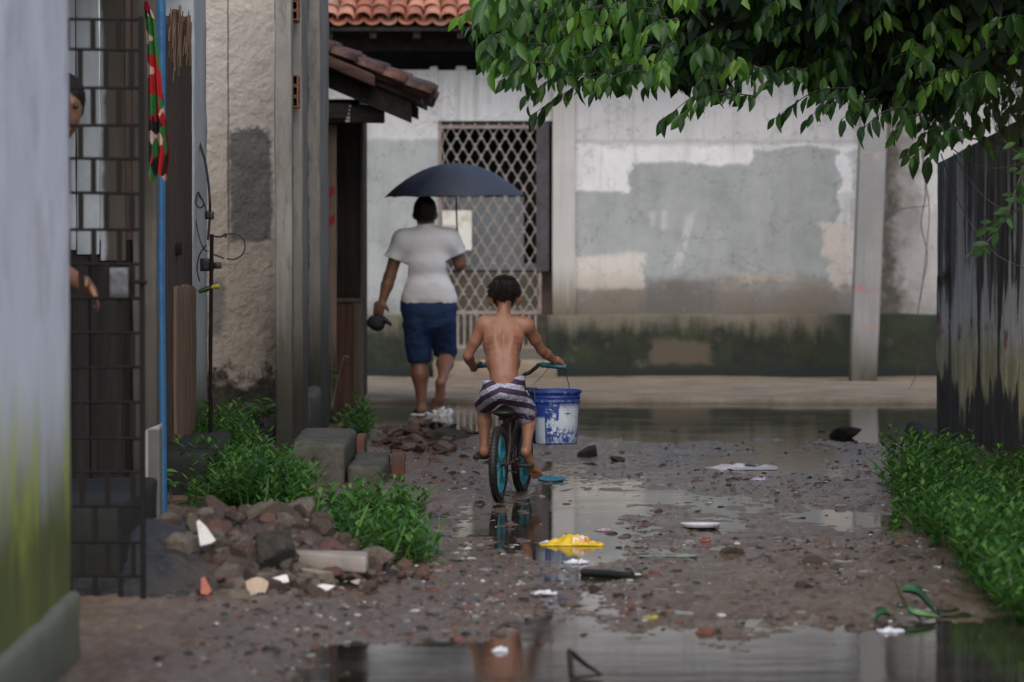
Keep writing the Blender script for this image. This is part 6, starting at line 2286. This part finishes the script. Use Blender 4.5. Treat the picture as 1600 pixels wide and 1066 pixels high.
# ------------------------------------------------------------------ litter
M_plastic_w = simple('white foam', (.74, .74, .78), (.66, .66, .70), .5, 20, .15)
def on(px, py, dz=0.0):
    p = WG(px, py)
    z = max(0.0, float(ground_h(np.array([p[0]]), np.array([p[1]]))[0]))
    return np.array([p[0], p[1], z + dz])
def crumple(name, m, px, py, w, dp, h, seed, label, cat, mats=None):
    c_ = on(px, py)
    def f(u_, v_):
        X, Y = (u_ - .5) * w, (v_ - .5) * dp
        n = fbm(np.stack([u_ * 4.5, v_ * 3.5, u_ * 0 + seed], 1), 3, seed, .55)
        ed = np.clip(1 - np.maximum(np.abs(u_ - .5), np.abs(v_ - .5)) * 2, 0, 1) ** .5
        return np.stack([c_[0] + X + .02 * n, c_[1] + Y, c_[2] + .004 + h * ed * np.clip(.22 + .9 * n + .7 * np.abs(n), .02, 1.2)], -1)
    t = MB()
    t.grid(f, 44, 34)
    t.grid(lambda a, b_: f(a, b_) - [0, 0, .003], 44, 34, flip=True)
    return tag(mesh(name, t, m), label, cat)
g = G('yellow printed bag')
src, x, y, z = g.pos(True)
n = g.noise(7, 4)
col = g.mix(g.mr(g.add(n, g.mul(z, 2.5), g.mul(y, 1.2)), .60, .64), (.75, .52, .02), (.74, .70, .74))
col = g.mix(g.mul(g.mr(g.noise(19, 3), .58, .62), .8), col, (.6, .2, .12))
M_bag = g.done(col, .3, g.bump(g.noise(40, 4), .4, .004))
crumple('plastic_bag', M_bag, 893, 851, .31, .17, .048, 5, 'crumpled yellow and white plastic bag lying on the wet mud', 'bag')
def disc(name, px, py, r_, h, m, label, cat, sy=1.0, tilt=0.0):
    c_ = on(px, py, .003)
    t = MB()
    M = np.array([[1, 0, 0], [0, sy, 0], [0, -tilt, 1.0]])
    t.lathe([(.001, 0.004), (r_ * .7, .004), (r_ * .85, h), (r_, h * 1.3), (r_ * 1.02, h), (r_ * .88, .0), (r_ * .7, -.002), (.001, -.002)], c_, 36, M=M)
    return tag(mesh(name, t, m), label, cat)
disc('white_disc', 1095, 826, .104, .018, M_plastic_w, 'white round foam plate lying on the mud in the middle', 'plate', 1.0, .04)
disc('plastic_disc', 862, 752, .082, .012, M_cyan, 'flat cyan plastic disc lying on the mud below the bucket', 'lid', 1.2, -.06)
crumple('foam_strip', M_plastic_w, 1160, 733, .44, .22, .035, 9, 'long dirty white foam strip at the edge of the wet mud', 'foam')
crumple('foam_scrap', simple('lavender foam', (.62, .56, .76), (.55, .5, .68), .5, 20, .1), 1188, 752, .11, .1, .03, 11, 'small lavender foam scrap beyond the round plate', 'scrap')
crumple('paper_scrap', M_plastic_w, 1392, 987, .10, .10, .026, 13, 'white folded scrap beside the bent green leaf', 'scrap')
crumple('paper_scrap', M_plastic_w, 900, 880, .11, .08, .02, 15, 'thin white scrap in the water below the yellow bag', 'scrap')
crumple('paper_scrap', M_plastic_w, 779, 1018, .05, .05, .02, 17, 'small white scrap near the bottom of the alley mud', 'scrap')
crumple('paper_scrap', simple('pinkish paper', (.5, .4, .46), None, .6, 20, .1), 945, 830, .10, .06, .014, 19, 'pinkish scrap behind the yellow bag', 'scrap')
crumple('paper_scrap', M_plastic_w, 850, 930, .10, .08, .016, 23, 'white scrap left of the black tube on the mud', 'scrap')
crumple('plastic_scrap', simple('red plastic', (.42, .06, .03), None, .4, 20, .1), 1100, 850, .045, .05, .02, 21, 'tiny red plastic scrap right of the round plate front', 'scrap')
crumple('plastic_scrap', simple('dull yellow plastic', (.45, .38, .06), None, .4, 20, .1), 1015, 972, .05, .05, .015, 25, 'dull yellow scrap in the shallow water near the bottom', 'scrap')
crumple('rag', simple('pale green film', (.20, .27, .22), (.26, .3, .26), .3, 20, .1), 1045, 872, .27, .08, .010, 27, 'long pale green film lying flat in the wet mud', 'film')
t = MB()
a, c_ = on(910, 899, .014), on(988, 906, .012)
t.tube(curve([a, (a + c_) / 2 + [0, .01, .002], c_], 12), .017, 10)
tag(mesh('black_tube', t, M_rub), 'short black rubber tube lying at the edge of the shallow water', 'tube')
t = MB()
a, b_, c_ = on(893, 1062, .01), on(890, 1050, .075), on(940, 1060, .012)
t.tube([a, b_, (b_ + c_) / 2 - [0, 0, .005], c_], [.011, .012, .009, .005], 7)
t.tube([a + [.01, 0, -.004], c_], [.006, .004], 6)
tag(mesh('bent_stick', t, M_black), 'bent black stick poking out of the near puddle', 'stick')
# bent banana-like leaf
def bleaf(pts, wd, m, name, label):
    c_ = curve(pts, 30)
    n = len(c_)
    t_ = np.linspace(0, 1, n)
    w = wd * np.sin(np.clip(t_ * 1.05, 0, 1) * math.pi) ** .7 + .004
    t = MB()
    V = []
    for p, q_ in zip(c_, w):
        V += [p + [0, -q_ * .6, q_ * .25], p, p + [0, q_ * .9, q_ * .75]]
    V = np.array(V)
    F = [[3 * k + s, 3 * k + 3 + s, 3 * k + 4 + s, 3 * k + 1 + s] for k in range(n - 1) for s in (0, 1)]
    t.raw(V, F, 0, True)
    t.raw(V - [0, 0, .003], [f[::-1] for f in F], 0, True)
    return tag(mesh(name, t, m), label, 'leaf')
M_bl = simple('fresh green leaf', (.16, .32, .14), (.10, .22, .08), .4, 12, .1)
M_bl2 = simple('dark green leaf', (.045, .14, .05), (.03, .10, .035), .4, 12, .1)
bleaf([on(1398, 944, .09), on(1412, 962, .05), on(1428, 974, .03), on(1470, 972, .02)], .035, M_bl, 'fallen_leaf', 'pale green bent fallen leaf on the near mud beside the white scrap')
bleaf([on(1408, 950, .07), on(1432, 952, .06), on(1452, 962, .03), on(1466, 968, .01)], .055, M_bl2, 'fallen_leaf', 'dark green fallen leaf behind the pale bent leaf')
bleaf([on(1364, 976, .01), on(1378, 970, .02), on(1392, 966, .01)], .03, M_bl2, 'fallen_leaf', 'small dark green leaf left of the pale bent leaf')
crumple('paper_scrap', M_plastic_w, 1330, 618, .10, .1, .04, 31, 'white scrap on the sandy pavement near the pole', 'scrap')
# splash thrown up by the man's heel
t = MB()
pr_s = []
for k in range(26):
    p = W(rt.normal(688, 9), 641, 30.12 + rt.normal(0, .05)) * [1, 1, 0]
    v_ = np.array([(p[0] - W(688, 640, 30.1)[0]) * rt.uniform(.3, 1.2), rt.normal(0, .02), rt.uniform(.01, .10) * (1 - min(1, abs(p[0] - W(690, 640, 30.1)[0]) * 9))])
    pr_s.append(cone(p - [0, 0, .01], .018, p + v_ * .8, .010, .03))
for k in range(20):
    pr_s.append(ell(W(rt.normal(690, 14), 636 - abs(rt.normal(0, 6)), 30.1 + rt.normal(0, .06)), rt.uniform(.003, .007, 3), .004))
V, Fc = soft(pr_s, .005)
t.raw(V + vnormals(V, Fc) * (.005 * fbm(V * 55, 3, 2))[:, None], Fc, 0, True)
tag(mesh('water_splash', t, simple('white water spray', (.80, .82, .84), None, .25, 30, .1)), 'white splash of water under the raised heel of the walking man', 'splash')

# ------------------------------------------------------------------ small debris pressed into the mud (uncountable)
mats_d = [simple('dark crumbs', (.022, .018, .015), (.035, .027, .022), .7, 30, .2, obj=False), simple('brown crumbs', (.10, .065, .045), (.15, .10, .07), .8, 30, .2, obj=False),
          simple('white crumbs', (.55, .54, .53), (.42, .4, .38), .6, 30, .1, obj=False), simple('red brown crumbs', (.17, .065, .042), (.12, .05, .035), .8, 30, .2, obj=False),
          simple('grey crumbs', (.24, .22, .2), (.17, .155, .14), .8, 30, .2, obj=False)]
N_ = 19000
px = rt.uniform(140, 1480, N_)
py = 655 + 410 * rt.random(N_) ** .9
P = np.array([WG(a, b_) for a, b_ in zip(px, py)])
left = sstep(1150, 500, px)
gh = ground_h(P[:, 0], P[:, 1])
cluster = fbm(P * [2.2, .8, 0], 3, 91)
keep = (rt.random(N_) < (.42 + .35 * left + .9 * cluster) * (.08 + .92 * sstep(230, 520, px))) & (P[:, 0] > -1.5) & (P[:, 1] < 28.5) & ((gh > -.006) | (rt.random(N_) < .12))
keep &= ~((py > 1005) & (px > 560) & (rt.random(N_) < .8))
P, gh, px = P[keep], gh[keep], px[keep]
mb = MB()
tet = np.array([[-1, -.7, -.3], [1, -.6, -.3], [.8, .8, -.3], [-.7, 1, -.3], [-.6, -.3, .5], [.6, -.4, .45], [.3, .5, .6]], float)
tf = [[0, 1, 5, 4], [1, 2, 6, 5], [2, 3, 4, 6], [3, 0, 4], [4, 5, 6], [3, 2, 1, 0]]
pr = [.38, .30, .07, .09, .16]
for p, h, x_ in zip(P, gh, px):
    k = rt.choice(5, p=pr)
    s_ = float(np.clip(rt.lognormal(-4.95, .62), .0035, .035)) * (.75 if k == 2 else 1)
    a = rt.uniform(0, 6.28)
    c_, sn_ = math.cos(a), math.sin(a)
    V = tet * (rt.uniform(.7, 1.5, (1, 3)) * [1, 1, .55] * s_) * rt.uniform(.8, 1.2, (7, 3))
    V = V @ np.array([[c_, sn_, 0], [-sn_, c_, 0], [0, 0, 1]])
    mb.raw(V + [p[0], p[1], max(h, -.004, float(mound(p[0], p[1])) * 1.05 - .045) + s_ * .08], tf, int(k))
tag(mesh('debris', mb, mats_d, base=False), 'fine crumbs of brick, plaster and plastic strewn over the wet mud', 'debris', kind='stuff')
